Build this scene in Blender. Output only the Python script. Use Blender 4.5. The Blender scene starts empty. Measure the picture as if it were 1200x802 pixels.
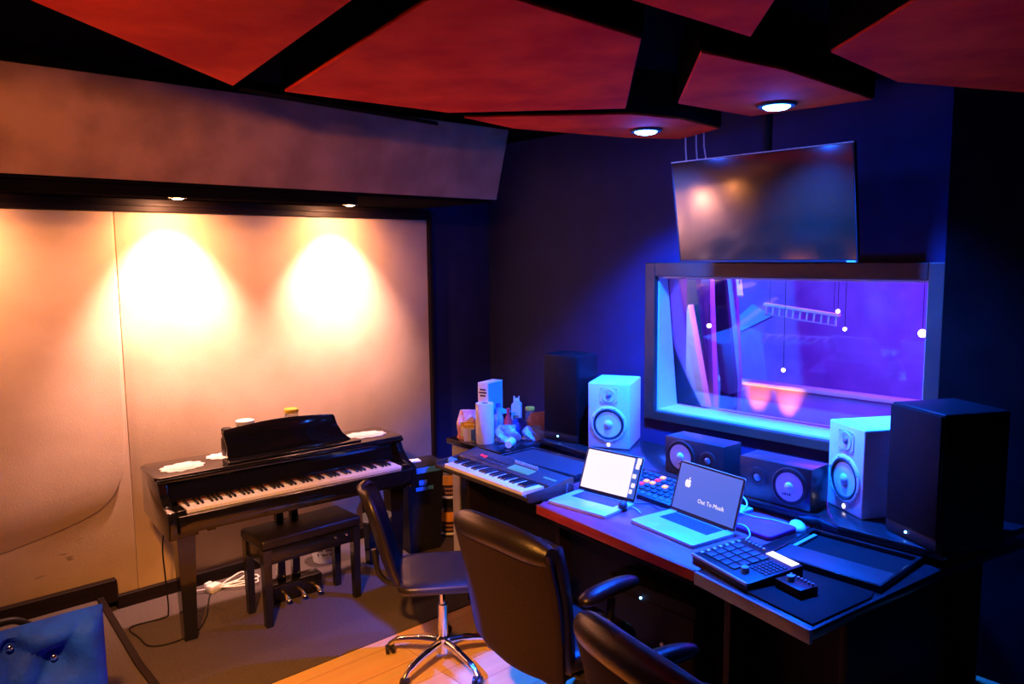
import bpy, bmesh, math, random
from mathutils import Vector, Matrix, Euler
PI = math.pi
R = math.radians
random.seed(7)
COL = bpy.context.scene.collection
scene = bpy.context.scene

# ------------------------------------------------------------------ materials
def mat(name, col, rough=0.6, metal=0.0, col2=None, nscale=8.0, bump=0.0, bscale=60.0, coat=0.0,
        emit=None, estr=0.0, sheen=0.0, stretch=(1, 1, 1), detail=4.0, lo=0.35, hi=0.65, spec=0.5, bdist=0.01):
    m = bpy.data.materials.new(name); m.use_nodes = True
    nt = m.node_tree; N = nt.nodes; L = nt.links
    b = N['Principled BSDF']
    b.inputs['Base Color'].default_value = (*col, 1)
    b.inputs['Roughness'].default_value = rough
    b.inputs['Metallic'].default_value = metal
    b.inputs['Coat Weight'].default_value = coat
    b.inputs['Coat Roughness'].default_value = 0.04
    b.inputs['Specular IOR Level'].default_value = spec
    if sheen: b.inputs['Sheen Weight'].default_value = sheen
    if emit:
        b.inputs['Emission Color'].default_value = (*emit, 1)
        b.inputs['Emission Strength'].default_value = estr
    tc = N.new('ShaderNodeTexCoord'); mp = N.new('ShaderNodeMapping')
    mp.inputs['Scale'].default_value = stretch
    L.new(tc.outputs['Object'], mp.inputs['Vector'])
    if col2:
        n = N.new('ShaderNodeTexNoise'); n.inputs['Scale'].default_value = nscale
        n.inputs['Detail'].default_value = detail
        L.new(mp.outputs[0], n.inputs['Vector'])
        r = N.new('ShaderNodeValToRGB')
        r.color_ramp.elements[0].position = lo; r.color_ramp.elements[1].position = hi
        r.color_ramp.elements[0].color = (*col, 1); r.color_ramp.elements[1].color = (*col2, 1)
        L.new(n.outputs['Fac'], r.inputs[0]); L.new(r.outputs[0], b.inputs['Base Color'])
    if bump:
        n2 = N.new('ShaderNodeTexNoise'); n2.inputs['Scale'].default_value = bscale
        n2.inputs['Detail'].default_value = 3
        L.new(mp.outputs[0], n2.inputs['Vector'])
        bu = N.new('ShaderNodeBump'); bu.inputs['Strength'].default_value = bump
        bu.inputs['Distance'].default_value = bdist
        L.new(n2.outputs['Fac'], bu.inputs['Height']); L.new(bu.outputs[0], b.inputs['Normal'])
    return m

def wood_mat(name, c1, c2, c3, plank=0.13, axis='X'):
    m = bpy.data.materials.new(name); m.use_nodes = True
    nt = m.node_tree; N = nt.nodes; L = nt.links; b = N['Principled BSDF']
    tc = N.new('ShaderNodeTexCoord'); mp = N.new('ShaderNodeMapping')
    L.new(tc.outputs['Object'], mp.inputs['Vector'])
    br = N.new('ShaderNodeTexBrick')
    br.inputs['Scale'].default_value = 1; br.inputs['Brick Width'].default_value = 1.4
    br.inputs['Row Height'].default_value = plank; br.inputs['Mortar Size'].default_value = 0.0018
    br.inputs['Color1'].default_value = (*c1, 1); br.inputs['Color2'].default_value = (*c2, 1)
    br.inputs['Mortar'].default_value = (*c3, 1)
    L.new(mp.outputs[0], br.inputs['Vector'])
    mp2 = N.new('ShaderNodeMapping'); mp2.inputs['Scale'].default_value = (1.2, 22, 4)
    L.new(tc.outputs['Object'], mp2.inputs['Vector'])
    n = N.new('ShaderNodeTexNoise'); n.inputs['Scale'].default_value = 1.6; n.inputs['Detail'].default_value = 6
    L.new(mp2.outputs[0], n.inputs['Vector'])
    mx = N.new('ShaderNodeMix'); mx.data_type = 'RGBA'; mx.blend_type = 'MULTIPLY'; mx.inputs[0].default_value = 0.35
    L.new(br.outputs[0], mx.inputs[6]); L.new(n.outputs['Color'], mx.inputs[7])
    L.new(mx.outputs[2], b.inputs['Base Color'])
    b.inputs['Roughness'].default_value = 0.174
    return m

def fabric_wall_mat():
    # beige suede panel: soft mottling plus scuff marks low on the left
    m = mat('suede_panel', (0.66, 0.47, 0.28), 0.9, col2=(0.76, 0.57, 0.36), nscale=3.0, bump=0.25, bscale=160, sheen=0.3, bdist=0.004)
    nt = m.node_tree; N = nt.nodes; L = nt.links; b = N['Principled BSDF']
    src = b.inputs['Base Color'].links[0].from_socket
    tc = N.new('ShaderNodeTexCoord'); sep = N.new('ShaderNodeSeparateXYZ'); L.new(tc.outputs['Object'], sep.inputs[0])
    mp = N.new('ShaderNodeMapping'); mp.inputs['Scale'].default_value = (5, 1, 26); mp.inputs['Rotation'].default_value = (0, R(14), 0)
    L.new(tc.outputs['Object'], mp.inputs['Vector'])
    n = N.new('ShaderNodeTexNoise'); n.inputs['Scale'].default_value = 1.3; n.inputs['Detail'].default_value = 5
    L.new(mp.outputs[0], n.inputs['Vector'])
    r = N.new('ShaderNodeValToRGB'); r.color_ramp.elements[0].position = 0.60; r.color_ramp.elements[1].position = 0.70
    L.new(n.outputs['Fac'], r.inputs[0])
    def band(sock, a0, a1, b0, b1):
        m1 = N.new('ShaderNodeMapRange'); m1.inputs[1].default_value = a0; m1.inputs[2].default_value = a1
        m2 = N.new('ShaderNodeMapRange'); m2.inputs[1].default_value = b0; m2.inputs[2].default_value = b1
        m2.inputs[3].default_value = 1; m2.inputs[4].default_value = 0
        L.new(sock, m1.inputs[0]); L.new(sock, m2.inputs[0])
        mu = N.new('ShaderNodeMath'); mu.operation = 'MULTIPLY'
        L.new(m1.outputs[0], mu.inputs[0]); L.new(m2.outputs[0], mu.inputs[1]); return mu.outputs[0]
    bx = band(sep.outputs[0], 0.55, 0.8, 0.95, 1.15); bz = band(sep.outputs[2], 0.24, 0.32, 0.42, 0.5)
    mu = N.new('ShaderNodeMath'); mu.operation = 'MULTIPLY'; L.new(bx, mu.inputs[0]); L.new(bz, mu.inputs[1])
    mu2 = N.new('ShaderNodeMath'); mu2.operation = 'MULTIPLY'; L.new(mu.outputs[0], mu2.inputs[0]); L.new(r.outputs[0], mu2.inputs[1])
    mx = N.new('ShaderNodeMix'); mx.data_type = 'RGBA'; L.new(mu2.outputs[0], mx.inputs[0])
    L.new(src, mx.inputs[6]); mx.inputs[7].default_value = (0.13, 0.07, 0.02, 1)
    L.new(mx.outputs[2], b.inputs['Base Color'])
    return m

M = {}
M['suede'] = fabric_wall_mat()
M['bulk'] = mat('bulkhead_fabric', (0.27, 0.125, 0.050), 0.9, col2=(0.42, 0.20, 0.085), nscale=5, bump=0.3, bscale=150, bdist=0.004)
M['red'] = mat('red_suede', (0.72, 0.016, 0.001), 0.9, col2=(0.98, 0.060, 0.003), nscale=3.5, bump=0.3, bscale=90, spec=0.1, stretch=(1, 1, 1), bdist=0.004)
M['blackpaint'] = mat('black_paint', (0.012, 0.010, 0.012), 0.7, col2=(0.02, 0.016, 0.018), nscale=4)
M['ceilblack'] = mat('black_ceiling', (0.004, 0.003, 0.003), 1.0, col2=(0.006, 0.005, 0.005), nscale=4, spec=0.0)
M['darkwall'] = mat('navy_wall_paint', (0.008, 0.010, 0.062), 0.85, col2=(0.011, 0.013, 0.080), nscale=5, bump=0.15, bscale=200, bdist=0.002)
M['blackwood'] = mat('black_trim_wood', (0.007, 0.004, 0.003), 0.5, col2=(0.013, 0.006, 0.004), nscale=6, spec=0.2, stretch=(1, 8, 8))
M['carpet'] = mat('grey_carpet', (0.05, 0.036, 0.031), 0.95, col2=(0.115, 0.085, 0.075), nscale=170, bump=0.9, bscale=260, bdist=0.006, detail=2)
M['floor'] = wood_mat('oak_floor', (0.66, 0.40, 0.15), (0.76, 0.48, 0.20), (0.30, 0.17, 0.06), 0.19)
M['gloss'] = mat('piano_black', (0.006, 0.006, 0.007), 0.12, col2=(0.008, 0.007, 0.009), nscale=3, coat=0.7, spec=0.3)
M['gloss2'] = mat('bench_black', (0.006, 0.006, 0.007), 0.25, col2=(0.009, 0.008, 0.01), nscale=3, coat=0.3)
M['ivory'] = mat('white_keys', (0.82, 0.80, 0.78), 0.25, col2=(0.86, 0.84, 0.82), nscale=9)
M['ebony'] = mat('black_keys', (0.01, 0.01, 0.011), 0.3, col2=(0.014, 0.013, 0.015), nscale=9)
M['felt'] = mat('red_felt', (0.10, 0.01, 0.01), 0.95, col2=(0.14, 0.02, 0.02), nscale=50)
M['brass'] = mat('brass', (0.75, 0.55, 0.22), 0.22, 1.0, col2=(0.82, 0.62, 0.3), nscale=20)
M['chrome'] = mat('chrome', (0.78, 0.78, 0.80), 0.12, 1.0, col2=(0.85, 0.85, 0.86), nscale=12)
M['lace'] = mat('white_lace', (0.80, 0.76, 0.72), 0.9, col2=(0.62, 0.58, 0.55), nscale=120, bump=0.8, bscale=200, bdist=0.003)
M['leather'] = mat('black_leather', (0.009, 0.006, 0.006), 0.36, col2=(0.014, 0.010, 0.009), nscale=5, spec=0.45, bump=0.35, bscale=120, bdist=0.003)
M['meshback'] = mat('dark_back_fabric', (0.014, 0.006, 0.005), 0.9, col2=(0.026, 0.012, 0.009), nscale=240, bump=0.5, bscale=240, bdist=0.002, detail=1, spec=0.25)
M['plastic'] = mat('black_plastic', (0.008, 0.007, 0.008), 0.42, col2=(0.012, 0.011, 0.012), nscale=20, spec=0.3)
M['matte'] = mat('black_matte', (0.003, 0.0025, 0.003), 0.65, col2=(0.005, 0.004, 0.005), nscale=20, spec=0.15)
M['whitespk'] = mat('white_speaker_vinyl', (0.70, 0.72, 0.72), 0.5, col2=(0.76, 0.77, 0.77), nscale=40, bump=0.1, bscale=300, bdist=0.001)
M['cone'] = mat('white_cone', (0.72, 0.70, 0.68), 0.55, col2=(0.78, 0.76, 0.74), nscale=30)
M['rubber'] = mat('rubber_surround', (0.02, 0.02, 0.022), 0.5, col2=(0.03, 0.03, 0.03), nscale=40)
M['tweet'] = mat('tweeter_dome', (0.25, 0.26, 0.28), 0.3, 0.6, col2=(0.32, 0.33, 0.35), nscale=40)
M['towerblack'] = mat('tower_black_vinyl', (0.003, 0.0025, 0.003), 0.55, col2=(0.005, 0.004, 0.005), nscale=12, spec=0.2)
M['blackvinyl'] = mat('black_ash_vinyl', (0.022, 0.022, 0.024), 0.3, col2=(0.026, 0.026, 0.028), nscale=12, stretch=(1, 1, 9))
M['desk'] = mat('desk_mahogany', (0.30, 0.040, 0.08), 0.42, col2=(0.42, 0.065, 0.11), nscale=5, stretch=(3, 1, 1), coat=0.25)
M['deskedge'] = mat('desk_red_edge', (0.30, 0.02, 0.01), 0.4, col2=(0.38, 0.035, 0.015), nscale=6)
M['deskblack'] = mat('desk_black_laminate', (0.011, 0.010, 0.011), 0.25, col2=(0.015, 0.014, 0.015), nscale=9, coat=0.2)
M['bay'] = mat('bay_panel_slate', (0.035, 0.034, 0.04), 0.45, col2=(0.035, 0.033, 0.04), nscale=9)
M['alu'] = mat('laptop_aluminium', (0.62, 0.64, 0.65), 0.38, 0.35, col2=(0.66, 0.68, 0.69), nscale=60)
M['keycap'] = mat('keycaps', (0.03, 0.03, 0.035), 0.5, col2=(0.05, 0.05, 0.055), nscale=60)
M['grey'] = mat('grey_cabinet_paint', (0.36, 0.33, 0.33), 0.5, col2=(0.42, 0.385, 0.385), nscale=7)
M['kbbody'] = mat('keyboard_casing', (0.030, 0.027, 0.030), 0.45, col2=(0.042, 0.038, 0.040), nscale=30)
M['silver'] = mat('silver_plastic', (0.45, 0.45, 0.46), 0.4, 0.2, col2=(0.5, 0.5, 0.51), nscale=30)
M['white'] = mat('white_paper', (0.78, 0.78, 0.78), 0.8, col2=(0.84, 0.84, 0.84), nscale=20)
M['whiteplast'] = mat('white_plastic', (0.76, 0.76, 0.76), 0.35, col2=(0.8, 0.8, 0.8), nscale=20)
M['velvet'] = mat('blue_velvet', (0.002, 0.025, 0.45), 0.75, col2=(0.003, 0.05, 0.80), nscale=9, bump=0.5, bscale=70, spec=0.2, bdist=0.006)
M['tubdark'] = mat('tub_black', (0.02, 0.012, 0.01), 0.3, col2=(0.035, 0.02, 0.014), nscale=20)
M['orange'] = mat('orange_label', (0.85, 0.30, 0.03), 0.5, col2=(0.9, 0.42, 0.06), nscale=12)
M['yellow'] = mat('yellow_plastic', (0.85, 0.55, 0.03), 0.4, col2=(0.9, 0.62, 0.06), nscale=12)
M['pink'] = mat('pink_packet', (0.80, 0.30, 0.32), 0.45, col2=(0.88, 0.62, 0.62), nscale=24, lo=0.45, hi=0.55)
M['redplast'] = mat('red_plastic', (0.75, 0.04, 0.05), 0.35, col2=(0.82, 0.07, 0.07), nscale=10)
M['blueplast'] = mat('blue_plastic', (0.03, 0.10, 0.60), 0.3, col2=(0.05, 0.16, 0.72), nscale=10)
M['brownpaper'] = mat('brown_paper_bag', (0.50, 0.22, 0.12), 0.8, col2=(0.62, 0.30, 0.17), nscale=16, bump=0.7, bscale=30, bdist=0.01)
M['purple'] = mat('purple_sleeve', (0.55, 0.02, 0.30), 0.8, col2=(0.70, 0.03, 0.40), nscale=16, bump=0.4, bscale=90, bdist=0.003)
M['ink'] = mat('dark_ink', (0.03, 0.02, 0.03), 0.7, col2=(0.05, 0.03, 0.04), nscale=30)
M['cable_white'] = mat('white_cable', (0.75, 0.72, 0.66), 0.45, col2=(0.8, 0.77, 0.7), nscale=30)
M['tvscreen'] = mat('tv_screen', (0.030, 0.009, 0.004), 0.20, col2=(0.034, 0.011, 0.005), nscale=2)
M['tvscreen'].node_tree.nodes['Principled BSDF'].inputs['IOR'].default_value = 3.0
M['tvscreen'].node_tree.nodes['Principled BSDF'].inputs['Roughness'].default_value = 0.17
M['frame'] = mat('window_frame_brown', (0.05, 0.020, 0.011), 0.5, col2=(0.07, 0.03, 0.016), nscale=5, stretch=(1, 1, 1), bump=0.2, bscale=120, bdist=0.002)
M['reveal'] = mat('window_reveal_white', (0.62, 0.62, 0.64), 0.5, col2=(0.68, 0.68, 0.7), nscale=5)
M['livewall'] = mat('live_room_fabric', (0.34, 0.17, 0.42), 0.85, col2=(0.42, 0.22, 0.50), nscale=4)
M['livefloor'] = mat('live_room_floor', (0.45, 0.33, 0.24), 0.45, col2=(0.55, 0.42, 0.3), nscale=6, stretch=(1, 8, 1))
M['livedark'] = mat('live_room_dark', (0.05, 0.035, 0.06), 0.8, col2=(0.07, 0.05, 0.08), nscale=4)
def emis(name, c, s): return mat(name, (0.02, 0.02, 0.02), 0.3, emit=c, estr=s)
M['led_blue_spot'] = emis('blue_lamp', (0.10, 0.42, 1.0), 30)
M['led_warm_spot'] = emis('warm_lamp', (1.0, 0.62, 0.30), 40)
M['led_white'] = emis('logo_light', (1.0, 0.86, 0.80), 6)
M['led_blue'] = emis('power_led_blue', (0.12, 0.45, 1.0), 14)
M['screen_white'] = emis('bright_screen', (1.0, 0.80, 0.86), 1.1)
M['screen_blue'] = emis('blue_desktop', (0.035, 0.10, 0.55), 1.0)
M['screen_grey'] = emis('grey_login_screen', (0.05, 0.13, 0.66), 1.0)
M['ui_white'] = emis('screen_white_marks', (1.0, 0.85, 0.88), 1.0)
M['lcd'] = emis('lcd_display', (0.95, 0.88, 1.0), 1.3)
M['lcd_dim'] = emis('lcd_display_dim', (0.12, 0.50, 1.0), 0.55)
M['btn_orange'] = emis('orange_button_light', (1.0, 0.33, 0.05), 2.2)
M['btn_red'] = emis('red_button_light', (1.0, 0.02, 0.08), 1.2)
M['btn_blue'] = emis('blue_button_light', (0.02, 0.30, 1.0), 0.5)
M['reflect_warm'] = emis('warm_reflection', (1.0, 0.66, 0.36), 14)  # glow for the shapes that replace window reflections

gm = bpy.data.materials.new('glass_pane'); gm.use_nodes = True
gN = gm.node_tree.nodes; gL = gm.node_tree.links
gN.remove(gN['Principled BSDF'])
tr = gN.new('ShaderNodeBsdfTransparent'); tr.inputs[0].default_value = (0.90, 0.90, 0.95, 1)
gl = gN.new('ShaderNodeBsdfGlossy'); gl.inputs['Roughness'].default_value = 0.02
fr = gN.new('ShaderNodeFresnel'); fr.inputs[0].default_value = 1.6
mxs = gN.new('ShaderNodeMixShader')
gL.new(fr.outputs[0], mxs.inputs[0]); gL.new(tr.outputs[0], mxs.inputs[1]); gL.new(gl.outputs[0], mxs.inputs[2])
gL.new(mxs.outputs[0], gN['Material Output'].inputs[0])
M['glass'] = gm
jm = mat('clear_jar', (0.9, 0.88, 0.8), 0.08, col2=(0.92, 0.9, 0.84), nscale=10)
jm.node_tree.nodes['Principled BSDF'].inputs['Transmission Weight'].default_value = 0.9
M['jar'] = jm
bm_ = mat('clear_film', (0.35, 0.6, 0.9), 0.15, col2=(0.8, 0.9, 1.0), nscale=14, bump=1.0, bscale=18, bdist=0.02)
bm_.node_tree.nodes['Principled BSDF'].inputs['Transmission Weight'].default_value = 0.35
M['film'] = bm_

# ------------------------------------------------------------------ geometry builder
class G:
    def __init__(s): s.bm = bmesh.new(); s.T = Matrix.Identity(4)
    def _fin(s, vs):
        if s.T != Matrix.Identity(4): bmesh.ops.transform(s.bm, matrix=s.T, verts=vs)
        return s
    def poly(s, pts, faces):
        vs = [s.bm.verts.new(p) for p in pts]
        for f in faces: s.bm.faces.new([vs[i] for i in f])
        return s._fin(vs)
    def box(s, x0, x1, y0, y1, z0, z1, bev=0, seg=2):
        x0, x1 = min(x0, x1), max(x0, x1); y0, y1 = min(y0, y1), max(y0, y1); z0, z1 = min(z0, z1), max(z0, z1)
        c = Matrix.Translation(((x0+x1)/2, (y0+y1)/2, (z0+z1)/2)) @ Matrix.Diagonal((x1-x0, y1-y0, z1-z0, 1))
        r = bmesh.ops.create_cube(s.bm, size=1, matrix=c); vs = r['verts']
        if bev:
            es = list({e for v in vs for e in v.link_edges})
            b = bmesh.ops.bevel(s.bm, geom=es, offset=bev, segments=seg, affect='EDGES', profile=0.5)
            vs = list({v for f in b['faces'] for v in f.verts} | {v for v in vs if v.is_valid})
        return s._fin(vs)
    def prism(s, poly, axis, a, b, bev=0):
        def P(u, v, w): return {'x': (w, u, v), 'y': (u, w, v), 'z': (u, v, w)}[axis]
        n = len(poly)
        va = [s.bm.verts.new(P(u, v, a)) for u, v in poly]; vb = [s.bm.verts.new(P(u, v, b)) for u, v in poly]
        fs = [s.bm.faces.new(va[::-1]), s.bm.faces.new(vb)]
        for i in range(n): fs.append(s.bm.faces.new([va[i], va[(i+1) % n], vb[(i+1) % n], vb[i]]))
        bmesh.ops.recalc_face_normals(s.bm, faces=fs)
        vs = va+vb
        if bev:
            es = list({e for v in vs for e in v.link_edges})
            r = bmesh.ops.bevel(s.bm, geom=es, offset=bev, segments=2, affect='EDGES', profile=0.5)
            vs = list({v for f in r['faces'] for v in f.verts} | {v for v in vs if v.is_valid})
        return s._fin(vs)
    def cyl(s, p0, p1, r0, r1=None, n=20):
        r1 = r0 if r1 is None else r1
        return s.tube([p0, p1], [r0, r1], n)
    def tube(s, path, r, n=8, cap=True):
        P = [Vector(p) for p in path]; k = len(P)
        rs = r if isinstance(r, (list, tuple)) else [r]*k
        rings = []; prev = None
        for i in range(k):
            t = (P[min(i+1, k-1)] - P[max(i-1, 0)]).normalized()
            if prev is None:
                a = Vector((0, 0, 1)) if abs(t.z) < 0.9 else Vector((1, 0, 0))
                u = t.cross(a).normalized()
            else:
                u = (prev - t*prev.dot(t)); u = u.normalized() if u.length > 1e-6 else t.orthogonal().normalized()
            prev = u; w = t.cross(u)
            rings.append([s.bm.verts.new(P[i] + (u*math.cos(2*PI*j/n) + w*math.sin(2*PI*j/n))*rs[i]) for j in range(n)])
        for i in range(k-1):
            for j in range(n):
                s.bm.faces.new([rings[i][j], rings[i+1][j], rings[i+1][(j+1) % n], rings[i][(j+1) % n]])
        if cap: s.bm.faces.new(rings[0]); s.bm.faces.new(rings[-1][::-1])
        return s._fin([v for q in rings for v in q])
    def lathe(s, prof, c=(0, 0, 0), n=28, axis='z'):
        rings = []
        for r, h in prof:
            ring = []
            for j in range(n):
                a = 2*PI*j/n; u, v = r*math.cos(a), r*math.sin(a)
                p = {'z': (u, v, h), 'y': (u, h, v), 'x': (h, u, v)}[axis]
                ring.append(s.bm.verts.new(Vector(p)+Vector(c)))
            rings.append(ring)
        for i in range(len(rings)-1):
            for j in range(n):
                s.bm.faces.new([rings[i][j], rings[i][(j+1) % n], rings[i+1][(j+1) % n], rings[i+1][j]])
        s.bm.faces.new(rings[0][::-1]); s.bm.faces.new(rings[-1])
        return s._fin([v for q in rings for v in q])
    def sph(s, c, r, n=16):
        rx, ry, rz = r if isinstance(r, (list, tuple)) else (r, r, r)
        m = Matrix.Translation(c) @ Matrix.Diagonal((rx, ry, rz, 1))
        q = bmesh.ops.create_uvsphere(s.bm, u_segments=n, v_segments=max(6, n*2//3), radius=1, matrix=m)
        return s._fin(q['verts'])
    def grid(s, f, nu, nv):
        """surface from f(u,v) with 0..1 parameters"""
        V = [[s.bm.verts.new(f(i/nu, j/nv)) for j in range(nv+1)] for i in range(nu+1)]
        for i in range(nu):
            for j in range(nv):
                s.bm.faces.new([V[i][j], V[i+1][j], V[i+1][j+1], V[i][j+1]])
        return s._fin([v for q in V for v in q])

def obj(name, g, material, parent=None, smooth=True, mods=None, label=None):
    bmesh.ops.recalc_face_normals(g.bm, faces=g.bm.faces)
    me = bpy.data.meshes.new(name); g.bm.to_mesh(me); g.bm.free()
    me.materials.append(material)
    if smooth:
        me.shade_smooth(); me.set_sharp_from_angle(angle=R(38))
    o = bpy.data.objects.new(name, me); COL.objects.link(o)
    if parent: o.parent = parent
    if label: o['label'] = label
    return o
def solidify(o, t, offset=-1):
    m = o.modifiers.new('thick', 'SOLIDIFY'); m.thickness = t; m.offset = offset; return o
def subsurf(o, l=2):
    m = o.modifiers.new('sub', 'SUBSURF'); m.levels = l; m.render_levels = l; return o
def thing(name, label, cat, loc=(0, 0, 0), rz=0.0, group=None):
    o = bpy.data.objects.new(name, None); COL.objects.link(o); o.empty_display_size = 0.1
    o.location = loc; o.rotation_euler = (0, 0, R(rz)); o['label'] = label; o['category'] = cat
    if group: o['group'] = group
    return o
def tag(o, label, cat, group=None, kind=None):
    o['label'] = label; o['category'] = cat
    if group: o['group'] = group
    if kind: o['kind'] = kind
    return o
def struct(name, g, m, smooth=False):
    o = obj(name, g, m, smooth=smooth); o['kind'] = 'structure'; return o
def children(o): return [c for c in bpy.data.objects if c.parent == o]
def copy_tree(o, parent=None):
    c = o.copy(); COL.objects.link(c)
    c.parent = parent
    for ch in children(o): copy_tree(ch, c)
    return c
def arc(cx, cy, r, a0, a1, n):
    return [(cx+r*math.cos(R(a0+(a1-a0)*i/n)), cy+r*math.sin(R(a0+(a1-a0)*i/n))) for i in range(n+1)]
def rrect(x0, x1, y0, y1, r, n=5):
    return (arc(x1-r, y0+r, r, -90, 0, n)+arc(x1-r, y1-r, r, 0, 90, n)+arc(x0+r, y1-r, r, 90, 180, n)+arc(x0+r, y0+r, r, 180, 270, n))
def smoothpath(pts, k=6):
    P = [Vector(p) for p in pts]; out = []
    for i in range(len(P)-1):
        p0 = P[max(i-1, 0)]; p1 = P[i]; p2 = P[i+1]; p3 = P[min(i+2, len(P)-1)]
        for j in range(k):
            t = j/k
            out.append(0.5*((2*p1)+(-p0+p2)*t+(2*p0-5*p1+4*p2-p3)*t*t+(-p0+3*p1-3*p2+p3)*t**3))
    out.append(P[-1]); return out
def text_into(g, body, size, T, align='CENTER', depth=0.0004):
    cu = bpy.data.curves.new('txt', 'FONT'); cu.body = body; cu.size = size; cu.align_x = align; cu.align_y = 'CENTER'; cu.extrude = depth
    cu.resolution_u = 2
    o = bpy.data.objects.new('txt', cu); COL.objects.link(o)
    dg = bpy.context.evaluated_depsgraph_get()
    me = bpy.data.meshes.new_from_object(o.evaluated_get(dg))
    before = set(g.bm.verts)
    g.bm.from_mesh(me)
    bmesh.ops.transform(g.bm, matrix=g.T @ T, verts=[v for v in g.bm.verts if v not in before])
    bpy.data.objects.remove(o); bpy.data.curves.remove(cu); bpy.data.meshes.remove(me)
    return g
FRONT = Matrix.Rotation(PI/2, 4, 'X')      # text upright, facing -Y

# ------------------------------------------------------------------ room shell
XW, YW, ZC = 4.03, 4.72, 2.86
X0, Y0 = -1.6, -1.4
struct('floor', G().box(X0, XW+0.3, Y0, 3.32, -0.1, 0), M['floor'])
struct('floor_carpet', G().box(X0, XW+0.3, 3.32, YW+0.2, -0.1, 0.006), M['carpet'])
struct('ceiling', G().box(X0, XW+0.3, Y0, YW+0.2, ZC, ZC+0.1), M['ceilblack'])
struct('wall_back', G().box(X0, XW+0.3, YW, YW+0.2, 0, ZC), M['darkwall'])
struct('wall_left', G().box(X0-0.2, X0, Y0, YW+0.2, 0, ZC), M['bulk'])
struct('wall_rear', G().box(X0-0.2, XW+0.3, Y0-0.2, Y0, 0, ZC), M['darkwall'])
WY0, WY1, WZ0, WZ1 = 1.41, 3.045, 0.985, 1.862     # window opening
w = G()
w.box(XW, XW+0.3, Y0, WY0, 0, ZC).box(XW, XW+0.3, WY1, YW, 0, ZC).box(XW, XW+0.3, WY0, WY1, 0, WZ0).box(XW, XW+0.3, WY0, WY1, WZ1, ZC)
struct('wall_right', w, M['darkwall'])

# beige fabric panels on the piano wall
def wall_panel(x0, x1, label):
    g = G(); g.box(x0, x1, 4.69, YW, 0.08, 2.272, 0.004)
    return tag(obj('fabric_wall_panel', g, M['suede']), label, 'wall panel')
wall_panel(X0, 1.262, 'beige suede wall panel left of the seam, scuffed near the floor')
wall_panel(1.266, 3.40, 'beige suede wall panel behind the piano, lit by two spots')
# rounded overlay panel on the left
pts = [(X0+0.02, 0.40), (0.3, 0.42), (0.606, 0.478), (0.845, 0.524), (0.97, 0.556)]
pts = [(X0+0.02, 0.40), (0.2, 0.405)] + [(p.x, p.y) for p in smoothpath([(0.35, 0.43, 0), (0.606, 0.480, 0), (0.845, 0.528, 0), (1.0, 0.57, 0), (1.10, 0.615, 0), (1.17, 0.69, 0), (1.215, 0.80, 0), (1.235, 0.95, 0), (1.24, 1.2, 0)], 4)]
pts += [(1.245, 2.26), (X0+0.02, 2.26)]
g = G().prism(pts, 'y', 4.667, 4.69, 0.003)
tag(obj('rounded_wall_panel', g, M['suede']), 'large beige suede panel with a curved lower corner, on the far left wall', 'wall panel')
struct('trim_1', G().box(X0, 3.42, 4.66, YW, 2.272, 2.345, 0.004).box(X0, 3.42, 4.63, YW, 2.305, 2.318), M['blackwood'])
struct('trim_2', G().box(3.40, 3.43, 4.66, YW, 0.0, 2.3, 0.003), M['blackwood'])
struct('baseboard_back', G().box(1.14, 3.43, 4.655, YW, 0, 0.082, 0.004), M['blackwood'])
struct('baseboard_step', G().box(X0, 1.14, 4.64, 4.69, 0.06, 0.19, 0.004), M['blackwood'])
struct('baseboard_right', G().box(4.0, XW, 1.0, 4.72, 0, 0.1, 0.004), M['blackwood'])

# platform (step) with black nosing
struct('floor_platform', G().prism([(X0, Y0), (0.90, Y0), (0.97, 3.75), (1.03, 4.62), (1.03, 4.69), (X0, 4.69)], 'z', 0, 0.10), M['carpet'])
struct('trim_3', G().prism([(0.90, Y0), (0.935, Y0), (1.005, 3.75), (1.065, 4.655), (1.03, 4.655), (0.97, 3.75)], 'z', 0, 0.112, 0.003), M['blackwood'])

# bulkhead over the piano wall
b = G().prism([(3.81, 2.36), (3.685, 2.783), (3.70, 2.86), (YW, 2.86), (YW, 2.346), (3.81, 2.346)], 'x', X0, 3.27)
struct('ceiling_bulkhead', b, M['ceilblack'])
b = G().prism([(3.785, 2.362), (3.660, 2.785), (3.675, 2.79), (3.80, 2.366)], 'x', X0+0.01, 3.30)
tag(obj('bulkhead_fabric_panel', b, M['bulk'], smooth=False), 'long tilted brown fabric panel on the bulkhead above the piano', 'wall panel')
b = G().box(X0, 2.30, 3.83, 3.90, 2.30, 2.346)
struct('trim_4', b, M['ceilblack'])
# black bar hung under the first ceiling panels
b = G().prism([(1.27, 2.925), (2.28, 3.05), (2.32, 3.085), (1.27, 2.955)], 'z', 2.638, 2.65)
struct('trim_5', b, M['ceilblack'])

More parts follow.
